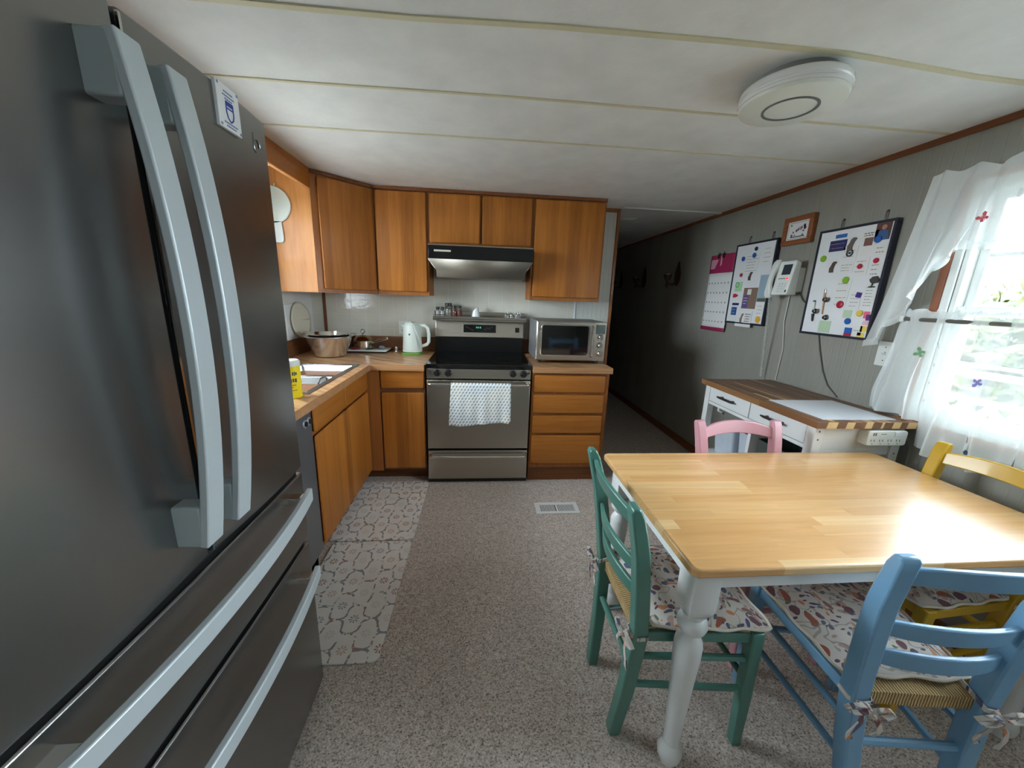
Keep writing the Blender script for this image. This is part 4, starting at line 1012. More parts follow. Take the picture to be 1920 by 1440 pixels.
# ------------------------------------------------------------------ chairs (local frame: the sitter faces +y)
def pw(z):            # half spacing of the rear posts and their y at a height
    tab = [(0, .118, -.018), (.2, .138, -.002), (.45, .158, .006), (.60, .167, -.008), (.75, .177, -.030), (.86, .184, -.056), (.905, .187, -.072)]
    for (z0, a0, b0), (z1, a1, b1) in zip(tab, tab[1:]):
        if z <= z1:
            t = (z-z0)/(z1-z0); return a0+(a1-a0)*t, b0+(b1-b0)*t
    return tab[-1][1:]
ZK = .975
def make_chair(kind, col, label, loc, rot, foot=0.0, top=0.0):
    t = thing('dining_chair', label, 'chair', local=True, group='painted ladder-back chairs around the table')
    dyz = lambda z: foot*max(0, 1-z/.40)**1.5 + top*max(0, (z-.45)/.455)
    for s in (-1, 1):
        zs = [0, .1, .2, .3, .45, .55, .65, .75, .82, .87, .895, .905]
        pts = [(s*pw(z)[0], pw(z)[1]+dyz(z), z*ZK) for z in zs]
        ds = [.036, .039, .042, .044, .045, .045, .044, .042, .039, .035, .028, .018]
        pts[-1] = (pts[-1][0], pts[-1][1]+.004, .905*ZK)
        m = MB().bar(pts, .042, ds, (1, 0, 0)); mk('rear_post', m, col, t, bevel=.005, seg=2, smooth=50)
        m = MB().bar([(s*.178, .372, .0), (s*.180, .366, .2), (s*.181, .360, .455)], [.030, .036, .038], [.030, .036, .038], (1, 0, 0)); mk('front_leg', m, col, t, bevel=.005, smooth=50)
    for z, h, bow, crown in ((.845, .056, .026, .008), (.680, .050, .030, .004), (.588, .050, .030, .004)):
        a, y = pw(z); y += dyz(z); n = 18; rings = []
        if kind == 'pink': crown = crown*2
        for i in range(n+1):
            u = 2*i/n-1; x = u*(a-.012); yc = y-bow*(1-u*u)*1.0; zc = z*ZK+crown*(1-u*u)*1.6; hh = h*(.82+.18*(1-abs(u)**3))
            dy = (pw(z+.02)[1]+dyz(z+.02)-pw(z-.02)[1]-dyz(z-.02))/.04
            rings.append([(x, yc+dy*dz+dd, zc+dz) for dz, dd in ((-hh/2, -.007), (-hh/2, .007), (hh/2, .007), (hh/2, -.007))])
        mk('back_slat', MB().sweep(rings, True), col, t, bevel=.004, smooth=50)
    m = MB()
    m.bar([(-.17, .362, .43), (.17, .362, .43)], .034, .020, (0, 0, 1))
    for s in (-1, 1): m.bar([(s*.156, .02, .43), (s*.180, .35, .43)], .034, .018, (0, 0, 1))
    mk('seat_frame', m, col, t, bevel=.003)
    def seat(u, v):
        w = .150+(.186-.150)*v; d = max(abs(2*u-1)**6, abs(2*v-1)**6)
        return ((2*u-1)*w, .002+.366*v, .462-.010*d-.006*(1-(2*u-1)**2)*(1-(2*v-1)**2))
    def low(u, v):
        p = seat(u, v); return (p[0], p[1], .428+.004*abs(2*u-1)-.016*(1-v)**4)
    n = 16; m = MB().grid(seat, n, n).grid(low, n, n); N = (n+1)**2
    ring = list(range(n+1))+[j*(n+1)+n for j in range(1, n+1)]+[n*(n+1)+i for i in range(n-1, -1, -1)]+[j*(n+1) for j in range(n-1, 0, -1)]
    m.add([], []); m.f += [(a, b, b+N, a+N) for a, b in zip(ring, ring[1:]+ring[:1])]; m.s += [0]*len(ring)
    mk('seat', m, 'rush', t, smooth=40)
    for s in (-1, 1):
        for z in (.345, .225):
            a, y = pw(z); mk('stretcher', MB().tube([(s*a, y+dyz(z), z), (s*.179, .364, z)], .0105, 10), col, t)
    for z in (.37, .26): mk('stretcher', MB().tube([(-.179, .364, z), (.179, .364, z)], .0105, 10), col, t)
    a, y = pw(.30); y += dyz(.3); mk('stretcher', MB().tube([(-a, y, .295), (a, y, .295)], .011, 10), col, t)
    t.location = loc; t.rotation_euler = (0, 0, rot)
    return t
def make_cushion(label, loc, rot, bows=(1, -1), mirror=1):
    t = thing('seat_cushion', label, 'cushion', local=True, group='floral tie-on seat cushions')
    rnd = random.Random(int(loc[0]*100))
    def top(u, v):
        a, b = 2*u-1, 2*v-1
        w = .172+(.198-.172)*v
        r = max(abs(a), abs(b)); puff = (1-abs(a)**3.5)*(1-abs(b)**3.5)
        x = a*w*(1-.05*abs(b)**6); y = .034+.368*v - .010*(abs(a)**6)*b
        return (x+.004*sin(b*9), y+.004*sin(a*8+1), .474+.024*puff+.003*sin(a*11+b*7)*puff-.006*r**8)
    def bot(u, v):
        p = top(u, v); return (p[0], p[1], .4665)
    n = 26; m = MB().grid(top, n, n).grid(bot, n, n); N = (n+1)**2
    ring = list(range(n+1))+[j*(n+1)+n for j in range(1, n+1)]+[n*(n+1)+i for i in range(n-1, -1, -1)]+[j*(n+1) for j in range(n-1, 0, -1)]
    m.f += [(a, b, b+N, a+N) for a, b in zip(ring, ring[1:]+ring[:1])]; m.s += [0]*len(ring)
    mk('pad', m, 'cushion', t, smooth=60)
    m = MB(); pts = []
    for k in ring: x, y, z = m.v[k] if m.v else top((k % (n+1))/n, (k//(n+1))/n); pts.append((x*1.012, .034+.184+(y-.034-.184)*1.012, .470))
    m.tube(pts, .0045, 6, closed=True); lab(mk('piping', m, 'paper_cloth', t, smooth=60), 'pale piped edge')
    for s in bows:
        k = s
        a, y = pw(.44); x = s*(a); m = MB()
        # strap from the pad round the post, then two loops and two tails outside it
        m.bar([(s*(a-.024), y+.04, .470), (s*(a-.024), y-.010, .455), (s*(a-.020), y-.027, .445), (s*(a+.010), y-.027, .440), (s*(a+.024), y-.010, .438), (s*(a+.024), y+.020, .440)], .012, .003, (0, 0, 1))
        K = Vector((s*a, y-.033, .440)); m.ball(K, .010, 10)
        for dx, dz, up in ((-1, -.004, 1), (1, .008, 1)):
            L = [K+Vector((dx*s*q, -.010-.010*sin(pi*q/.06), dz+.022*sin(pi*q/.06*1.0)*up)) for q in (0, .015, .03, .045, .06)]
            L += [K+Vector((dx*s*q, -.014, dz-.012*sin(pi*q/.06))) for q in (.055, .04, .02, .004)]
            m.bar(L, .011, .003, (0, 1, 0))
        for dx, ln, sp_ in ((-.05, .085, .02), (.035, .10, -.012)):
            m.bar([K, K+Vector((s*dx*.5, -.014, -ln*.35)), K+Vector((s*(dx+sp_*.4), -.010, -ln*.75)), K+Vector((s*(dx+sp_), -.006, -ln))], [.009, .012, .014, .017], .003, (0, 1, 0) if 0 else (1, 0, 0))
        mk('tie_bow', m, 'cushion', t, smooth=50)
    t.location = loc; t.rotation_euler = (0, 0, rot)
    return t
M['paper_cloth'] = pm('pale_piping_cloth', rgb(214, 206, 192), .85)
CH = dict(
    teal=((.478, 1.016, 0), radians(-90)),
    blue=((1.128, .632, 0), radians(-7)),
    pink=((1.195, 1.448, 0), radians(180)),
    yellow=((1.832, 1.062, 0), radians(90)))
make_chair('teal', 'teal', 'teal green ladder-back chair with floral cushion at the table left end', *CH['teal'])
make_chair('blue', 'blue', 'blue ladder-back chair in the foreground with its back to the camera', *CH['blue'], foot=-.035, top=.030)
make_chair('pink', 'pink', 'pink ladder-back chair on the far side of the table', *CH['pink'])
make_chair('yellow', 'yellow', 'yellow ladder-back chair at the table end by the window', *CH['yellow'])
make_cushion('floral seat cushion tied to the teal chair', CH['teal'][0], CH['teal'][1])
make_cushion('floral seat cushion tied to the blue chair in front', CH['blue'][0], CH['blue'][1])
make_cushion('floral seat cushion on the yellow chair', CH['yellow'][0], CH['yellow'][1])

# ------------------------------------------------------------------ sideboard with wood top
bf = thing('sideboard', 'white sideboard with dark butcher block top against the right wall', 'sideboard', (1.76, 1.885, 0))
bx0, bx1, by0, by1 = 1.518, 2.018, 1.442, 2.332
mk('top', B(bx0, bx1, by0, by1, .868, .900), 'walnut_block', bf, bevel=.002)
m = MB(); rnd = random.Random(4); x = bx0+.001; k = 0
while x < bx1-.02:
    w = rnd.choice((.012, .035, .05, .04)) if k % 2 else rnd.choice((.045, .055, .035))
    x2 = min(x+w, bx1-.001); m.prism([(x, .869), (x2, .869), (min(x2+.006, bx1-.001), .899), (x+(.006 if k else 0), .899)], 'y', by0-.0008, by0+.002, k % 2); x = x2; k += 1
mk('end_grain', m, [flat('end_grain_dark', 112, 74, 48), flat('end_grain_pale', 206, 172, 120)], bf, smooth=0)
lx0, lx1, ly0, ly1 = 1.54, 1.995, 1.466, 2.308
for x in (lx0, lx1-.045):
    for y in (ly0, ly1-.045):
        mk('leg', B(x, x+.045, y, y+.045, 0, .867), 'white_paint', bf, bevel=.003)
m = MB(); m.box(lx0+.045, lx1-.045, ly0+.012, ly0+.03, .745, .867); m.box(lx0+.045, lx1-.045, ly1-.03, ly1-.012, .745, .867); m.box(lx1-.03, lx1-.012, ly0+.045, ly1-.045, .745, .867)
m.box(lx0+.02, lx1-.03, ly0+.03, ly1-.03, .745, .752); mk('apron', m, 'white_paint', bf)
mk('front_rail', B(lx0+.006, lx0+.03, ly0+.045, ly1-.045, .745, .764), 'white_paint', bf, bevel=.002)
yc_ = (ly0+ly1)/2
for y0, y1 in ((ly0+.048, yc_-.003), (yc_+.003, ly1-.048)):
    d = mk('drawer', B(lx0+.002, lx0+.022, y0, y1, .768, .864), 'white_paint', bf, bevel=.003)
    yy = (y0+y1)/2; m = MB()
    m.tube([(lx0-.020, yy-.075, .822), (lx0-.022, yy-.05, .822), (lx0-.022, yy+.05, .822), (lx0-.020, yy+.075, .822)], [.005, .0075, .0075, .005], 10)
    for q in (-.05, .05): m.tube([(lx0+.003, yy+q, .822), (lx0-.022, yy+q, .822)], [.008, .006], 10)
    mk('handle', m, 'pewter', d)
mk('side_rail', MB().box(lx0+.045, lx1-.045, ly0+.010, ly0+.034, .725, .7445), 'white_paint', bf, bevel=.002)
mk('shelf', B(lx0+.004, lx1-.004, ly0+.004, ly1-.004, .395, .415), 'white_paint', bf, bevel=.003)
mk('shelf', B(lx0+.004, lx1-.004, ly0+.004, ly1-.004, .10, .12), 'white_paint', bf, bevel=.003)
mk('divider', B(lx0+.03, lx1-.03, yc_-.012, yc_+.012, .415, .745), 'white_paint', bf, bevel=.002)
m = MB()
for x in (lx0+.0225, lx1-.0225):
    for z in (.845, .805, .735): m.lathe([(0, 0), (.0045, 0), (.0045, .001), (0, .001)], (x, ly0+.0005, z), 10, mat=Matrix.Rotation(pi/2, 3, 'X'))
mk('screws', m, 'pewter', bf)
mk('towel_bar', MB().tube([(1.70, by1-.02, .80), (1.70, by1+.03, .80), (1.70, by1+.03, .66), (1.70, by1-.02, .66)], .010, 10), 'white_paint', bf)
tag(mk('paper_sheet', B(1.575, 1.945, 1.475, 1.80, .9005, .9025), pm('blue_white_sheet', rgb(232, 236, 244), .3, var=.03, scale=6, coat=.2)), 'pale glossy blue-white sheet lying on the sideboard top', 'sheet')
ps = thing('power_strip', 'white power strip with cord fixed to the sideboard end by the window', 'power strip', (1.87, 1.445, .79))
mk('housing', MB().prism(rrect(.200, .072, .014, 4, 1.872, .825), 'y', ly0-.034, ly0+.0115), 'white_plastic', ps, bevel=.003)
m = MB()
for i in range(4):
    m = MB(); x = 1.80+i*.043; z = .812
    for dx in (-.008, .008): m.box(x+dx-.0015, x+dx+.0015, ly0-.0348, ly0-.0338, z-.002, z+.008)
    m.box(x-.002, x+.002, ly0-.0348, ly0-.0338, z-.014, z-.010)
    mk('socket', m, flat('socket_grey', 110, 112, 110), ps)
m = MB()
for dx in (-.073, -.062): m.box(1.872+dx-.003, 1.872+dx+.003, ly0-.0348, ly0-.0338, .838, .852)
mk('print', B(1.836, 1.862, ly0-.0348, ly0-.0338, .845, .848), flat('socket_grey', 110, 112, 110), ps)
mk('print', m, flat('socket_grey', 110, 112, 110), ps)
mk('switch', B(1.905, 1.945, ly0-.0360, ly0-.0335, .836, .856), 'ceramic', ps, bevel=.001)
m = MB(); m.tube([(1.968, ly0-.012, .830), (1.992, ly0-.020, .818), (2.004, ly0-.024, .77), (2.008, ly0-.022, .68), (2.008, ly0-.02, .4), (2.012, ly0-.01, .02)], .0048, 8); lab(mk('cord', m, 'grey_cord', ps), 'dark grey cord')
def tub(name, label, x0, x1, y0, y1, z, h, mat, lid=None):
    t = thing(name, label, 'bin', ((x0+x1)/2, (y0+y1)/2, z)); m = MB()
    rings = [[(a, b, zz) for a, b in rrect((x1-x0)*k, (y1-y0)*k, .02, 4, (x0+x1)/2, (y0+y1)/2)] for zz, k in ((z, .88), (z+h*.92, .99), (z+h, 1.0), (z+h-.002, .96), (z+.006, .84))]
    m.sweep(rings, True); mk('shell', m, mat, t, smooth=40)
    if lid: mk('lid', MB().prism(rrect((x1-x0)*1.02, (y1-y0)*1.02, .02, 4, (x0+x1)/2, (y0+y1)/2), 'z', z+h+.0005, z+h+.018), lid, t, bevel=.003)
    return t
ZS = .4155
tub('storage_bin', 'pale plastic storage bin on the far end of the sideboard shelf', 1.60, 1.93, 2.06, 2.25, ZS, .20, 'bin')
tub('storage_bin', 'pale storage bin with dark red lid near the middle of the sideboard shelf', 1.62, 1.92, 1.905, 2.04, ZS, .22, 'bin', flat('dark_red_lid', 120, 44, 64))
tub('storage_bin', 'dark grey bin right of centre on the sideboard shelf', 1.60, 1.90, 1.66, 1.86, ZS, .24, flat('dark_bin', 70, 76, 74))

# ------------------------------------------------------------------ things on the right wall
def on_wall(name, label, cat, y, z, group=None): return thing(name, label, cat, (XR, y, z), group)
def card(parent, name, y0, y1, z0, z1, x, t, mat, ang=0, **kw):
    yc, zc = (y0+y1)/2, (z0+z1)/2; c, s = cos(ang), sin(ang)
    P = [(yc+(a-yc)*c-(b-zc)*s, zc+(a-yc)*s+(b-zc)*c) for a, b in ((y0, z0), (y1, z0), (y1, z1), (y0, z1))]
    return mk(name, MB().prism(P, 'x', x-t, x), mat, parent, **kw)
def scribble(m, y0, y1, z0, z1, x, rows, h=.003, seed=1, fill=.85):
    """rows of tiny dashes: writing too small in the photo to read"""
    r = random.Random(seed)
    for i in range(rows):
        z = z1-(z1-z0)*(i+.5)/rows; y = y1
        end = y0+(y1-y0)*(1-fill)*r.random()*2
        while y > end:
            w = .004+.010*r.random(); m.box(x-.0004, x, max(y-w, end), y, z-h/2, z+h/2); y -= w+.004
def whiteboard(label, y0, y1, z0, z1, proud):
    t = on_wall('whiteboard', label, 'whiteboard', (y0+y1)/2, z0)
    mk('panel', B(XR-proud+.004, XR-proud+.010, y0+.006, y1-.006, z0+.006, z1-.006), 'ceramic', t)
    m = MB(); w = .013
    for a, b, c, d in ((y0, y1, z0, z0+w), (y0, y1, z1-w, z1), (y0, y0+w, z0+w, z1-w), (y1-w, y1, z0+w, z1-w)): m.box(XR-proud, XR-.003, a, b, c, d)
    mk('frame', m, flat('navy_black_frame', 26, 28, 46, .5), t, bevel=.002)
    for y in (y0+(y1-y0)*.19, y0+(y1-y0)*.74):
        m = MB(); m.tube([(XR-.004, y, z1+.045), (XR-.012, y, z1+.045), (XR-.014, y, z1+.02), (XR-.012, y, z1-.004)], .003, 8); m.ball((XR-.006, y, z1+.047), .006, 8); mk('hanging_clip', m, 'pewter', t)
    return t
whiteboard('black framed whiteboard nearer the window, crowded with notes and magnets', 1.752, 2.172, 1.240, 1.838, .034)
whiteboard('narrower black framed whiteboard left of the telephone', 2.492, 2.905, 1.255, 1.852, .034)
XB = XR-.030-.0005          # front of the boards' panels
BW = 'on the whiteboard nearer the window'
BP = 'on the whiteboard left of the telephone'
def paper(label, y0, y1, z0, z1, mat='paper', x=XB, ang=0, rows=0, print_=None, seed=1, group=None, cat='note', name='note'):
    t = thing(name, label, cat, (x, (y0+y1)/2, z0), group)
    card(t, 'sheet', min(y0, y1), max(y0, y1), z0, z1, x, .0012, mat, ang)
    if rows:
        m = MB(); a, b = min(y0, y1), max(y0, y1)
        scribble(m, a+.008, b-.008, z0+.006, z1-.008, x-.0012, rows, .0028, seed); mk('writing', m, print_ or flat('grey_print', 110, 112, 116), t, smooth=0)
    return t
def disc_magnet(label, y, z, r, col, x=XB, layer=.0014):
    return tag(mk('round_magnet', MB().lathe([(0, 0), (r, 0), (r, .004), (r*.8, .007), (0, .008)], (x-layer, y, z), 24, mat=Matrix.Rotation(-pi/2, 3, 'Y')), col), label, 'magnet', 'round magnets on the whiteboards')
GR, RD, BL = flat('lime_green', 130, 178, 40, .4), flat('crimson', 176, 24, 56, .4), flat('magnet_blue', 30, 92, 176, .4)
# window-side board
paper('navy card with pale oval print at top left '+BW, 1.990, 2.090, 1.713, 1.772, flat('navy_card', 40, 44, 96), rows=2, print_=flat('salmon_print', 190, 150, 150), seed=3, cat='card', name='card')
paper('small blue printed strip at the top left '+BW, 1.998, 2.064, 1.783, 1.803, flat('strip_blue', 44, 96, 168), rows=0, cat='card', name='card')
p_ = paper('photo of person in blue top, top right '+BW, 1.772, 1.846, 1.742, 1.825, flat('photo_brown', 92, 62, 56), cat='photo', name='photo')
m = MB().prism([(1.775, 1.744), (1.835, 1.744), (1.828, 1.785), (1.805, 1.793), (1.785, 1.785)], 'x', XB-.0017, XB-.0012); mk('blue_top', m, flat('photo_blue', 60, 92, 140), p_)
mk('face', MB().lathe([(0, 0), (.012, 0), (.012, .0006), (0, .0006)], (XB-.0012, 1.806, 1.803), 18, mat=Matrix.Rotation(-pi/2, 3, 'Y')), flat('photo_skin', 176, 128, 108), p_)
disc_magnet('blue round magnet under the photo '+BW, 1.822, 1.747, .017, BL, layer=.0026)
disc_magnet('lime green round magnet at the left edge '+BW, 2.112, 1.679, .018, GR)
disc_magnet('crimson round magnet toward the right edge '+BW, 1.805, 1.643, .013, RD, layer=.0026)
disc_magnet('crimson round magnet in the upper middle '+BW, 1.882, 1.620, .013, RD, layer=.0026)
disc_magnet('lime green round magnet in the middle '+BW, 1.943, 1.552, .018, GR, layer=.0026)
disc_magnet('big crimson round magnet in the lower middle '+BW, 1.943, 1.420, .020, RD, layer=.0026)
disc_magnet('blue round magnet near the bottom '+BW, 1.878, 1.332, .017, BL, layer=.0014)
disc_magnet('yellow round magnet near the lower right '+BW, 1.823, 1.377, .017, flat('magnet_yellow', 226, 196, 80, .4), layer=.0026)
t = thing('square_magnet', 'purple square magnet right of centre '+BW, 'magnet', (XB, 1.851, 1.457)); card(t, 'tile', 1.838, 1.865, 1.458, 1.485, XB-.0014, .005, flat('magnet_purple', 74, 40, 130, .4), .2, bevel=.001)
p_ = paper('white card with brown picture in upper right '+BW, 1.828, 1.908, 1.675, 1.795, rows=0, cat='card', name='card')
card(p_, 'picture', 1.848, 1.892, 1.722, 1.762, XB-.0012, .0005, flat('picture_brown', 120, 84, 76)); m = MB(); scribble(m, 1.836, 1.90, 1.768, 1.79, XB-.0012, 2, .004, 5); mk('writing', m, 'ink', p_, smooth=0)
paper('white card with one bold line below the photo '+BW, 1.770, 1.828, 1.667, 1.723, rows=2, print_=M['ink'], seed=6, cat='card', name='card')
paper('white card under the grey cat magnet '+BW, 1.917, 2.000, 1.655, 1.731, rows=2, seed=7, cat='card', name='card')
paper('white card with faint print left of centre '+BW, 1.920, 1.998, 1.590, 1.648, rows=3, seed=8, cat='card', name='card')
paper('white card pinned by the upper middle crimson magnet '+BW, 1.842, 1.914, 1.574, 1.666, rows=3, seed=9, cat='card', name='card')
paper('white slip with bold line near the right edge '+BW, 1.772, 1.830, 1.560, 1.640, rows=3, print_=M['ink'], seed=10)
paper('tall white list below the dark tree magnet '+BW, 1.770, 1.828, 1.405, 1.525, rows=7, seed=11)
paper('tall pale strip held by the big crimson magnet '+BW, 1.912, 1.992, 1.395, 1.560, rows=4, seed=12, ang=.06)
paper('white note under the purple square magnet '+BW, 1.838, 1.900, 1.398, 1.490, rows=4, seed=13)
paper('pale green sticky note at bottom left '+BW, 1.975, 2.048, 1.258, 1.326, flat('sticky_mint', 184, 208, 176), cat='sticky note', name='sticky_note')
paper('pale green sticky note lower middle '+BW, 1.868, 1.915, 1.350, 1.392, flat('sticky_mint', 184, 208, 176), cat='sticky note', name='sticky_note')
paper('white card with bold word at the bottom '+BW, 1.792, 1.842, 1.262, 1.312, rows=1, print_=M['ink'], seed=14, cat='card', name='card')
t = thing('square_magnet', 'blue and red square magnet at the bottom edge '+BW, 'magnet', (XB, 1.863, 1.254)); card(t, 'tile', 1.845, 1.882, 1.268, 1.298, XB-.0014, .004, BL); card(t, 'red_strip', 1.845, 1.882, 1.254, 1.268, XB-.0014, .004, RD)
paper('pink sticky flag at the lower right edge '+BW, 1.772, 1.802, 1.352, 1.388, flat('sticky_pink', 222, 96, 128), cat='sticky note', name='sticky_note')
paper('small purple sticky flag beside the pink one '+BW, 1.767, 1.786, 1.342, 1.372, flat('sticky_purple', 92, 44, 120), x=XB-.0016, cat='sticky note', name='sticky_note')
paper('yellow sticky note at bottom right corner '+BW, 1.768, 1.802, 1.282, 1.312, flat('sticky_yellow', 234, 204, 96), cat='sticky note', name='sticky_note')
paper('pink pale sticky note above bottom right corner '+BW, 1.768, 1.798, 1.318, 1.340, flat('sticky_pale_pink', 226, 180, 190), cat='sticky note', name='sticky_note')
paper('lower yellow sticky note at bottom right '+BW, 1.776, 1.812, 1.254, 1.278, flat('sticky_yellow', 234, 204, 96), cat='sticky note', name='sticky_note')
def fig(label, poly, y, z, k, col, cat='magnet', layer=.0014, name='figure_magnet', t=.005):
    P = [(y+a*k, z+b*k) for a, b in poly]
    return tag(mk(name, MB().prism(P, 'x', XB-layer-t, XB-layer), col, bevel=.001), label, cat)
CAT = [(.5, -1), (.6, -.2), (.3, .3), (.2, .7), (-.1, 1), (-.5, 1), (-.75, .8), (-.45, .6), (-.3, .2), (-.2, -.4), (-.3, -1)]
GM = flat('magnet_grey', 104, 96, 90, .4)
fig('grey bird shaped magnet in upper left '+BW, CAT, 1.957, 1.739, .034, GM, layer=.0028)
fig('smaller brown animal magnet at left '+BW, CAT, 2.041, 1.627, .030, flat('magnet_brown', 90, 74, 64, .4))
fig('dark tree shaped magnet near the right edge '+BW, [(.7, -1), (-.6, -1), (-.4, -.8), (.05, -.75), (-.1, -.3), (-.8, -.2), (-1, .4), (-.5, 1), (.3, .9), (.8, .4), (.5, -.1), (.2, -.3), (.25, -.75), (.6, -.8)], 1.792, 1.538, .028, flat('magnet_dark', 66, 64, 62, .4), layer=.0014)
rg_ = MB().tube([(XB-.004, 1.957+.016*cos(a), 1.695+.016*sin(a)) for a in [2*pi*i/20 for i in range(20)]], .004, 6, closed=True); rg_.ball((XB-.004, 1.957, 1.695), .006, 8)
tag(mk('ring_magnet', rg_, 'ink'), 'dark ring magnet with centre dot below the grey bird '+BW, 'magnet')
for y, z, wh in ((2.026, 1.446, 'holding the wooden stick'), (2.011, 1.345, 'on the green note'), (2.078, 1.378, 'holding the marker pen')):
    m = MB().lathe([(0, 0), (.013, 0), (.015, .004), (.009, .008), (.011, .016), (.006, .018), (0, .018)], (XB-.0020-(.0085 if 'note' not in wh else 0), y, z), 16, mat=Matrix.Rotation(-pi/2, 3, 'Y'))
    tag(mk('clip_magnet', m, 'pewter'), 'pewter clip magnet %s %s' % (wh, BW), 'magnet')
pn = thing('marker_pen', 'white marker pen with black cap at the left edge '+BW, 'pen', (XB, 2.104, 1.33))
mk('barrel', MB().tube([(XB-.007, 2.099, 1.362), (XB-.007, 2.106, 1.432)], .0065, 10), 'white_plastic', pn); mk('cap', MB().tube([(XB-.007, 2.094, 1.318), (XB-.007, 2.099, 1.362)], [.004, .0068], 10), 'black_plastic', pn); mk('end', MB().tube([(XB-.007, 2.106, 1.432), (XB-.007, 2.107, 1.44)], .0068, 10), 'black_plastic', pn)
ws_ = thing('wooden_stick', 'thin pale wooden stick magnet left of centre '+BW, 'stick', (XB, 2.046, 1.36)); mk('shaft', MB().tube([(XB-.005, 2.040, 1.362), (XB-.005, 2.050, 1.485)], [.003, .0055], 8), flat('pale_stick', 196, 150, 110), ws_); mk('ferrule', MB().tube([(XB-.005, 2.050, 1.485), (XB-.005, 2.0515, 1.505)], [.0055, .004], 8), 'chrome', ws_)
# the other board
paper('white note with faint lines at the top '+BP, 2.640, 2.775, 1.632, 1.772, rows=6, seed=21)
paper('white sheet with four short lines at top right '+BP, 2.520, 2.605, 1.682, 1.815, rows=4, print_=flat('blue_print', 84, 100, 140), seed=22)
disc_magnet('blue round magnet left of the top note '+BP, 2.806, 1.741, .017, BL)
disc_magnet('blue round magnet on the top note '+BP, 2.692, 1.757, .018, BL, layer=.0026)
disc_magnet('navy round magnet at the top edge '+BP, 2.684, 1.802, .015, flat('magnet_navy', 34, 46, 86, .4))
disc_magnet('red round magnet at the left '+BP, 2.800, 1.622, .014, flat('magnet_red', 186, 44, 60, .4))
t = paper('pale green note with ring logo at left '+BP, 2.772, 2.850, 1.500, 1.572, flat('sticky_green', 168, 212, 168), cat='card', name='card'); mk('ring_logo', MB().tube([(XB-.0014, 2.826+.018*cos(a), 1.55+.018*sin(a)) for a in [2*pi*i/20 for i in range(20)]], .0025, 6, closed=True), flat('leaf_print', 70, 160, 84), t)
fig('brown bird shaped magnet in the middle '+BP, CAT, 2.700, 1.609, .030, flat('magnet_brown', 90, 74, 64, .4))
t = paper('purple and brown product flyer in the middle '+BP, 2.596, 2.742, 1.372, 1.525, flat('flyer_brown', 132, 108, 92), cat='flyer', name='flyer'); card(t, 'purple_panel', 2.68, 2.735, 1.38, 1.47, XB-.0012, .0005, flat('flyer_purple', 96, 80, 140)); card(t, 'white_panel', 2.66, 2.70, 1.475, 1.515, XB-.0012, .0005, 'paper')
m = MB(); scribble(m, 2.685, 2.73, 1.40, 1.46, XB-.0018, 3, .005, 31); mk('writing', m, 'paper', t, smooth=0)
t = paper('pale blue landscape picture at right '+BP, 2.508, 2.592, 1.425, 1.612, flat('picture_sky', 150, 172, 186), cat='picture', name='picture'); card(t, 'ground_band', 2.51, 2.59, 1.425, 1.45, XB-.0012, .0005, flat('picture_ground', 90, 96, 74))
t = paper('flyer with yellow sun print at the lower right '+BP, 2.508, 2.580, 1.272, 1.415, rows=5, print_=flat('flyer_red', 140, 60, 70), seed=24, cat='flyer', name='flyer'); mk('sun', MB().lathe([(0, 0), (.024, 0), (.024, .001), (0, .001)], (XB-.0012, 2.545, 1.298), 20, mat=Matrix.Rotation(-pi/2, 3, 'Y')), flat('sun_yellow', 226, 168, 48), t)
t = paper('white sheet with grey bird picture at the bottom '+BP, 2.610, 2.780, 1.235, 1.352, x=XB-.0022, rows=0, cat='sheet'); m = MB().prism([(2.715+a*.03, 1.30+b*.035) for a, b in CAT], 'x', XB-.0040, XB-.0034); mk('bird_print', m, flat('bird_grey', 128, 112, 104), t)
m = MB(); scribble(m, 2.615, 2.68, 1.27, 1.34, XB-.0034, 4, .006, 25); m2 = m; mk('writing', m, 'ink', t, smooth=0)
paper('navy label strip at lower left '+BP, 2.775, 2.850, 1.394, 1.412, flat('navy_card', 40, 44, 96), cat='card', name='card')
paper('blue card at the bottom left '+BP, 2.790, 2.850, 1.318, 1.380, flat('card_blue', 40, 84, 140), rows=2, print_=M['paper'], seed=26, cat='card', name='card')
fig('red arrow shaped magnet at left '+BP, [(1, -.5), (.2, -.5), (-1, -.1), (-.9, .25), (.2, .6), (1, .5)], 2.825, 1.467, .026, flat('magnet_red', 186, 44, 60, .4))

# picture frame
pf = on_wall('framed_print', 'small brown wooden frame with floral print above the telephone', 'picture frame', 2.355, 1.79)
fy0, fy1, fz0, fz1 = 2.240, 2.468, 1.790, 1.962
m = MB(); w = .030
for a, b, c, d in ((fy0, fy1, fz0, fz0+w), (fy0, fy1, fz1-w, fz1), (fy0, fy0+w, fz0+w, fz1-w), (fy1-w, fy1, fz0+w, fz1-w)): m.box(XR-.032, XR-.001, a, b, c, d)
mk('wood_border', m, 'frame_wood', pf, bevel=.004)
mk('print', B(XR-.020, XR-.016, fy0+w, fy1-w, fz0+w, fz1-w), 'paper', pf)
m = MB(); XP = XR-.0205
for i in range(14):
    y = fy0+.040+i*.0108
    m.box(XP, XP+.0006, y, y+.005, fz0+.036, fz0+.040); m.box(XP, XP+.0006, y, y+.005, fz1-.040, fz1-.036)
for i in range(9):
    z = fz0+.042+i*.0105
    for y in (fy0+.037, fy1-.041): m.box(XP, XP+.0006, y, y+.004, z, z+.005)
mk('checked_border', m, 'ink', pf, smooth=0)
m = MB(); rnd = random.Random(12)
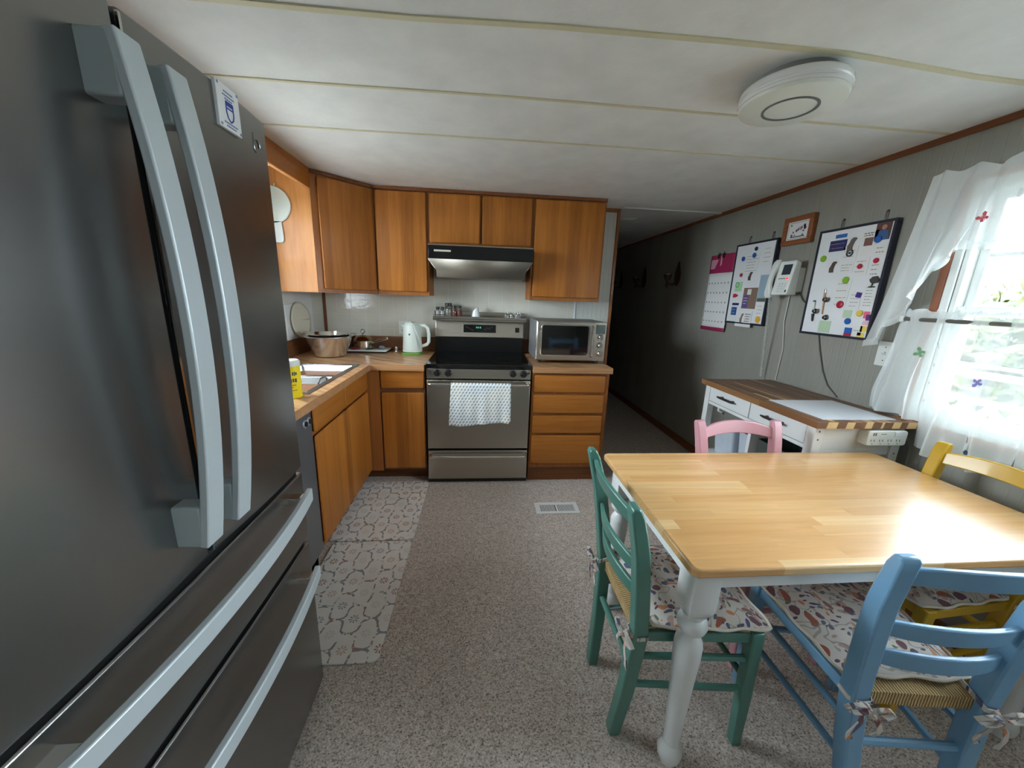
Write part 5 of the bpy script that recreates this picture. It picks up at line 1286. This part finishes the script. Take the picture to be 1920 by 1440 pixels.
for i in range(16):
    y, z = fy0+.06+.11*rnd.random(), fz0+.055+.055*rnd.random(); k = .004+.006*rnd.random()
    m.lathe([(0, 0), (k, 0), (k, .0006), (0, .0006)], (XP+.0004, y, z), 8, mat=Matrix.Rotation(-pi/2, 3, 'Y'))
mk('flowers', m, flat('print_flower', 112, 84, 104), pf, smooth=0)
m = MB(); scribble(m, fy0+.05, fy1-.05, fz1-.058, fz1-.044, XP+.0005, 1, .009, 40, 0); m.box(XP, XP+.0006, fy0+.06, fy1-.06, fz0+.045, fz0+.051); mk('lettering', m, 'ink', pf, smooth=0)

# telephone
ph = on_wall('telephone', 'white wall telephone with corded handset between the two whiteboards', 'telephone', 2.40, 1.46)
mk('wall_bracket', B(XR-.045, XR-.001, 2.25, 2.36, 1.49, 1.64), 'white_plastic', ph, bevel=.006)
m = MB().prism([(XR-.118, 1.470), (XR-.046, 1.470), (XR-.046, 1.672), (XR-.070, 1.685), (XR-.086, 1.68)], 'y', 2.240, 2.366); mk('base', m, 'white_plastic', ph, bevel=.008, seg=3)
def face(y0, y1, t0, t1, lift=.0015, th=.002):
    """rectangle on the telephone's sloping face; t runs up it"""
    a, b = Vector((XR-.118, 0, 1.470)), Vector((XR-.086, 0, 1.68)); n = Vector((-(b-a).z, 0, (b-a).x)).normalized()
    n = n if n.x < 0 else -n
    q = [a+(b-a)*t for t in (t0, t1)]
    v = [(p+n*l)+Vector((0, y, 0)) for l in (lift, lift-th) for p, y in ((q[0], y0), (q[0], y1), (q[1], y1), (q[1], y0))]
    return MB().add(v, [(0, 1, 2, 3), (7, 6, 5, 4), (0, 4, 5, 1), (1, 5, 6, 2), (2, 6, 7, 3), (3, 7, 4, 0)])
mk('display', face(2.258, 2.326, .60, .90), flat('lcd_dark', 52, 60, 72, .25), ph)
m = MB()
for r_ in range(4):
    for c_ in range(3):
        k = face(2.268+c_*.022, 2.283+c_*.022, .08+r_*.075, .13+r_*.075, .003, .003); m.add(k.v, k.f)
mk('keypad', m, flat('key_white', 214, 216, 214, .4), ph)
m = MB()
for i in range(7): k = face(2.286+i*.008, 2.291+i*.008, .475, .50, .0012, .001); m.add(k.v, k.f)
mk('lettering', m, 'ink', ph)
M['led'] = pm('red_led', rgb(235, 40, 48), .4, emit=(rgb(255, 50, 50), 1.6))
mk('message_lamp', face(2.262, 2.275, .46, .515, .004, .004), 'led', ph)
mk('switch', face(2.247, 2.255, .08, .15, .003, .003), 'black_plastic', ph)
pts = []
for i in range(13):
    u = i/12; z = 1.452+u*.24; d = .020*sin(pi*u)
    pts.append((XR-.135+.034*u-.012*(abs(2*u-1)**3)*-1-d*.9+.018, 2.386, z))
m = MB().bar(pts, [.046]*1+[.050, .050, .042, .036, .034, .034, .034, .036, .042, .050, .050, .046], [.030, .036, .032, .026, .024, .023, .023, .023, .024, .026, .032, .036, .030], (0, 1, 0))
mk('handset', m, 'white_plastic', ph, bevel=.008, seg=3, smooth=60)
def coil(p0, p1, r, turns, rr, n=10):
    P = []; a, b = Vector(p0), Vector(p1); N = turns*n
    for i in range(N+1):
        t = i/N; c = a.lerp(b, t); P.append((c.x+r*cos(2*pi*i/n), c.y+r*sin(2*pi*i/n), c.z))
    return MB().tube(P, rr, 5)
lab(mk('coiled_cord', coil((XR-.10, 2.386, 1.452), (XR-.035, 2.41, .905), .007, 50, .0022), 'white_cord', ph, smooth=60), 'white coiled cord')
lab(mk('line_cord', MB().tube([(XR-.02, 2.262, 1.52), (XR-.012, 2.25, 1.48), (XR-.010, 2.22, 1.44), (XR-.008, 2.165, 1.405), (XR-.006, 2.12, 1.37), (XR-.006, 2.08, 1.30), (XR-.006, 2.03, 1.15), (XR-.006, 1.98, 1.03), (XR-.006, 1.93, .955), (XR-.004, 1.86, .905)], .0035, 8), 'grey_cord', ph), 'dark line cord')
lab(mk('wall_cord', MB().tube([(XR-.01, 2.33, 1.47), (XR-.008, 2.335, 1.30), (XR-.006, 2.30, 1.12), (XR-.006, 2.31, .905)], .003, 8), 'white_cord', ph), 'thin white cord')

# calendar
ca = on_wall('wall_calendar', 'long white wall calendar with crimson top, left of the whiteboards', 'calendar', 3.085, 1.18)
cy0, cy1, cz0, cz1 = 2.925, 3.25, 1.185, 1.805
def sheet(z0, z1, off, ny=12, nz=10):
    def fn(u, v):
        z = z0+(z1-z0)*v; y = cy0+(cy1-cy0)*u
        return (XR-off-.012*(1-(z-cz0)/(cz1-cz0))-.006*sin(u*3.1), y-.01*(1-(z-cz0)/(cz1-cz0)), z)
    return MB().grid(fn, ny, nz), fn
g, fn = sheet(cz0, cz1-.15, .012); mk('page', g, 'paper', ca, solid=.001, smooth=60)
g, f2 = sheet(cz1-.15, cz1, .012); mk('header', g, flat('crimson_header', 160, 40, 84), ca, solid=.001, smooth=60)
g, f3 = sheet(cz0-.012, cz0+.018, .0135, 10, 2); lab(mk('bottom_band', g, flat('crimson_header', 160, 40, 84), ca, solid=.001), 'crimson bottom band')
for r_ in range(5):
    m = MB()
    for c_ in range(7):
        u, v = 1-(.1+c_*.13), 1-(.18+r_*.17); p = fn(u, v)
        m.box(p[0]-.0018, p[0]-.0008, p[1]-.006, p[1]+.004, p[2]-.005, p[2]+.007, 0)
    a, b = fn(.03, v), fn(.97, v); m.bar([(p[0]-.0013, a[1], p[2]+.010), (p[0]-.0013, b[1], p[2]+.010)], .0015, .001, (0, 0, 1), 1)
    mk('day_row', m, [flat('grey_print', 110, 112, 116), flat('pale_rule', 206, 206, 206)], ca, smooth=0)
m = MB()
for u, v, w, h in ((.80, .55, .045, .05), (.52, .86, .010, .15)):
    p = f2(u, v-h*0); m.box(p[0]-.0018, p[0]-.0008, p[1]-w, p[1]+w, p[2]-h*.9 if h < .1 else p[2]-.12, p[2]+(.03 if h < .1 else .012))
mk('header_print', m, flat('pale_pink_print', 206, 150, 168), ca, smooth=0)
for y in (3.07, 3.13):
    m = MB(); m.box(XR-.028, XR-.006, y-.010, y+.010, cz1-.03, cz1+.006); m.tube([(XR-.02, y-.008, cz1+.004), (XR-.02, y, cz1+.02), (XR-.02, y+.008, cz1+.004)], .002, 6)
    mk('bulldog_clip', m, 'pewter', ca)
# wall plate with night switch by the window
wp = on_wall('light_switch_plate', 'white switch plate on the right wall beside the cafe curtain', 'switch', 1.675, 1.12)
mk('plate', B(XR-.007, XR-.001, 1.637, 1.712, 1.122, 1.245), 'white_plastic', wp, bevel=.002)
mk('toggle', MB().prism([(XR-.007, 1.176), (XR-.020, 1.188), (XR-.018, 1.196), (XR-.007, 1.192)], 'y', 1.667, 1.681), 'white_plastic', wp)
m = MB()
for z in (1.150, 1.217): m.lathe([(0, 0), (.003, 0), (.003, .001), (0, .001)], (XR-.0068, 1.674, z), 10, mat=Matrix.Rotation(-pi/2, 3, 'Y'))
mk('screws', m, 'pewter', wp)

# dark wall sconces along the hallway
def sconce(label, y):
    t = on_wall('candle_sconce', label, 'wall sconce', y, 1.52, 'dark sconces down the hallway wall')
    m = MB(); P = []
    for i in range(15):
        u = i/14; P.append((y+.045*math.sin(pi*min(1, u*1.05)**.8)*1.0, 1.56+.25*u))
    poly = P+[(2*y-a, b) for a, b in reversed(P[1:-1])]
    mk('back_plate', MB().prism(poly, 'x', XR-.020, XR-.001), 'dark_wood', t, bevel=.004)
    mk('arm', MB().tube([(XR-.015, y, 1.60), (XR-.06, y, 1.575), (XR-.10, y, 1.585), (XR-.115, y, 1.615)], [.012, .010, .009, .012], 10), 'dark_wood', t)
    mk('cup', MB().lathe([(0, 0), (.020, 0), (.012, .008), (.030, .03), (.040, .06), (.042, .075), (.036, .075), (.030, .04), (0, .03)], (XR-.115, y, 1.60), 20), 'dark_wood', t, smooth=50)
    mk('candle', MB().lathe([(0, .0), (.016, 0), (.016, .05), (0, .052)], (XR-.115, y, 1.634), 14), 'cream', t)
    mk('finial', MB().lathe([(0, -.06), (.010, -.05), (.016, -.03), (.010, 0), (0, 0)], (XR-.115, y, 1.60), 14), 'dark_wood', t)
    return t
sconce('dark carved wall sconce nearest the calendar in the hallway', 3.80)
sconce('dark carved wall sconce second from the calendar in the dim hallway', 4.60)
sconce('dark carved wall sconce farthest down the hallway by the door edge', 5.38)
hv = thing('ceiling_vent', 'small pale vent on the hallway ceiling', 'ceiling vent', (1.375, 3.62, ZC))
mk('plate', B(1.30, 1.45, 3.585, 3.655, ZC-.008, ZC-.0005), 'white_paint', hv, bevel=.002)
m = MB()
for i in range(5): m.box(1.315, 1.435, 3.593+i*.012, 3.598+i*.012, ZC-.010, ZC-.008)
mk('louvres', m, 'white_paint', hv)

# ------------------------------------------------------------------ ceiling light
cl_ = thing('ceiling_light', 'round white flush ceiling light with thin dark ring, switched off', 'ceiling light', (1.04, 1.33, ZC))
lx, ly = 1.058, 1.372
mk('back_pan', MB().lathe([(0, ZC-.001), (.12, ZC-.001), (.135, ZC-.030), (0, ZC-.030)], (lx, ly, 0), 48), flat('pan_grey', 150, 150, 148), cl_)
mk('rim', MB().lathe([(.0, ZC-.031), (.157, ZC-.031), (.161, ZC-.037), (.161, ZC-.050), (.157, ZC-.053), (.157, ZC-.060), (.161, ZC-.063), (.159, ZC-.072), (0, ZC-.072)], (lx, ly, 0), 72), 'ceramic', cl_)
df = mk('diffuser', MB().lathe([(.157, ZC-.0725), (.154, ZC-.082), (.142, ZC-.088), (.0, ZC-.090)], (lx, ly, 0), 72), pm('diffuser_white', rgb(224, 228, 222), .35, var=.01), cl_)
m = MB().lathe([(.076, ZC-.0885), (.076, ZC-.0915), (.084, ZC-.0915), (.084, ZC-.0885)], (lx, ly, 0), 64); lab(mk('ring', m, flat('ring_grey', 92, 98, 100, .4), df), 'thin dark grey ring')

# ------------------------------------------------------------------ curtains on the right window
rod = thing('cafe_curtain_rod', 'thin pale tension rod carrying the cafe curtain', 'curtain rod', (1.995, 1.06, 1.355))
mk('rod', MB().tube([(1.995, .42, 1.362), (1.995, 1.602, 1.362)], .009, 12), flat('rod_dark_metal', 92, 90, 82, .4), rod)
for y in (.42, 1.604): mk('bracket', B(1.985, XR-.001, y-.012, y+.012, 1.348, 1.376), 'white_plastic', rod, bevel=.002)
M['g_fly'] = flat('butterfly_green', 108, 160, 112); M['p_fly'] = flat('butterfly_violet', 110, 100, 160); M['b_fly'] = flat('butterfly_blue', 72, 132, 196); M['r_fly'] = flat('butterfly_red', 208, 92, 104)
def butterfly(parent, fn, u, v, k, col, ang, x_off=-.014, nm='butterfly'):
    """embroidered butterfly: small wings laid just on the cloth"""
    p = Vector(fn(u, v)); m = MB(); c, s = cos(ang), sin(ang)
    for poly in ([(0, 0), (.35, .9), (.9, 1.0), (1, .5), (.5, 0)], [(0, 0), (.6, -.1), (.75, -.6), (.3, -.8)], [(0, 0), (-.35, .9), (-.9, 1.0), (-1, .5), (-.5, 0)], [(0, 0), (-.6, -.1), (-.75, -.6), (-.3, -.8)], [(-.06, -.7), (.06, -.7), (.06, .6), (-.06, .6)]):
        P = [((a*c-b*s)*k, (a*s+b*c)*k) for a, b in poly]
        m.add([(p.x+x_off+.0, p.y+a, p.z+b) for a, b in P], [tuple(range(len(P)))])
    return mk(nm, m, col, parent, solid=.0008, smooth=0)
def cafe(label, y_top, y_bot, z1, seed, waves):
    t = thing('cafe_curtain', label, 'curtain', (1.99, (y_top[0]+y_top[1])/2, .80))
    def fn(u, v):           # v: 0 hem .. 1 ruffle top
        yt = y_top[0]+(y_top[1]-y_top[0])*u; ybm = y_bot[0]+(y_bot[1]-y_bot[0])*u
        w = min(1, max(0, 1.06-v)*1.15)
        y = yt+(ybm-yt)*w
        amp = .006+.024*w**.7
        gather = .006*sin(u*waves*4.1+seed)*(v > .93)
        if v > .955: gather += .007*(v-.955)/.045*sin(u*waves*9+seed)
        x = 1.990+amp*sin(u*waves*2*pi*.5+seed+.8*sin(u*5))+.35*amp*sin(u*waves*7+seed*2+v*2)+gather
        zb = .79+.02*sin(u*6+seed) if y < 1.432 else .912
        zt = 1.405+.006*sin(u*waves*5+seed)
        return (min(x, 2.030), y+.008*sin(v*7+u*15)*w, zb+(zt-zb)*v)
    mk('cloth', MB().grid(fn, 110, 60), 'sheer', t, smooth=80, recalc=False)
    return t, fn
c1, f1_ = cafe('sheer white cafe curtain left panel with butterflies, beside the whiteboard', (1.600, 1.130), (1.660, 1.115), 1.40, .4, 9)
c2, f2_ = cafe('sheer white cafe curtain right panel at the edge of the photo', (1.125, .44), (1.105, .42), 1.40, 2.1, 11)
butterfly(c1, f1_, .33, .62, .021, 'g_fly', -1.2); butterfly(c1, f1_, .70, .56, .018, 'p_fly', -1.9); butterfly(c1, f1_, .80, .09, .022, 'b_fly', -.9)
va = thing('curtain_valance', 'sheer white gathered swag valance with ruffled edge over the window', 'curtain', (1.98, 1.1, 1.3))
HEM = [(0, 1.235), (.035, 1.245), (.065, 1.35), (.10, 1.44), (.13, 1.48), (.155, 1.60), (.18, 1.655), (.24, 1.672), (.272, 1.69), (.285, 1.73), (.305, 1.825), (.42, 1.83), (.6, 1.815), (.70, 1.70), (.8, 1.60), (.9, 1.40), (1, 1.22)]
def hemz(u):
    for (a, p), (b, q) in zip(HEM, HEM[1:]):
        if u <= b: k = (u-a)/(b-a); k = k*k*(3-2*k); return p+(q-p)*k
    return HEM[-1][1]
def val(u, v):              # v 0 hem .. 1 top
    yt = 1.610-u*1.22; yb = 1.722-u*1.42 if u < .5 else 1.012-(u-.5)*1.42
    w = (1-v)**1.1; y = yt+(yb-yt)*w
    zt = 1.972+.010*sin(u*60)+.006*sin(u*27)
    zb = hemz(u)+.008*sin(u*70)
    x = 1.964+(.010+.022*w)*sin(u*78+.9*sin(u*11))+.012*w*sin(u*29+v*3)
    if v > .9: x += .006*sin(u*120)
    return (min(x, 2.032), y, zb+(zt-zb)*v)
mk('cloth', MB().grid(val, 170, 36), 'sheer', va, smooth=80, recalc=False)
def ruff(u, v):
    p = val(u, .0); q = val(u, .06); a = .030*v
    return (p[0]-.008-.012*v*sin(u*210), p[1]+.006*v*sin(u*150), p[2]+.012-.034*v)
mk('ruffle', MB().grid(ruff, 300, 4), 'sheer', va, smooth=80, recalc=False)
butterfly(va, val, .225, .30, .018, 'r_fly', -.7, -.012)
mk('valance_rod', MB().tube([(2.008, .40, 1.955), (2.008, 1.606, 1.955)], .006, 10), flat('rod_metal', 150, 148, 136, .4), va)
for y in (.40, 1.606): mk('bracket', B(2.000, XR-.001, y-.012, y+.012, 1.942, 1.968), 'white_plastic', va, bevel=.002)
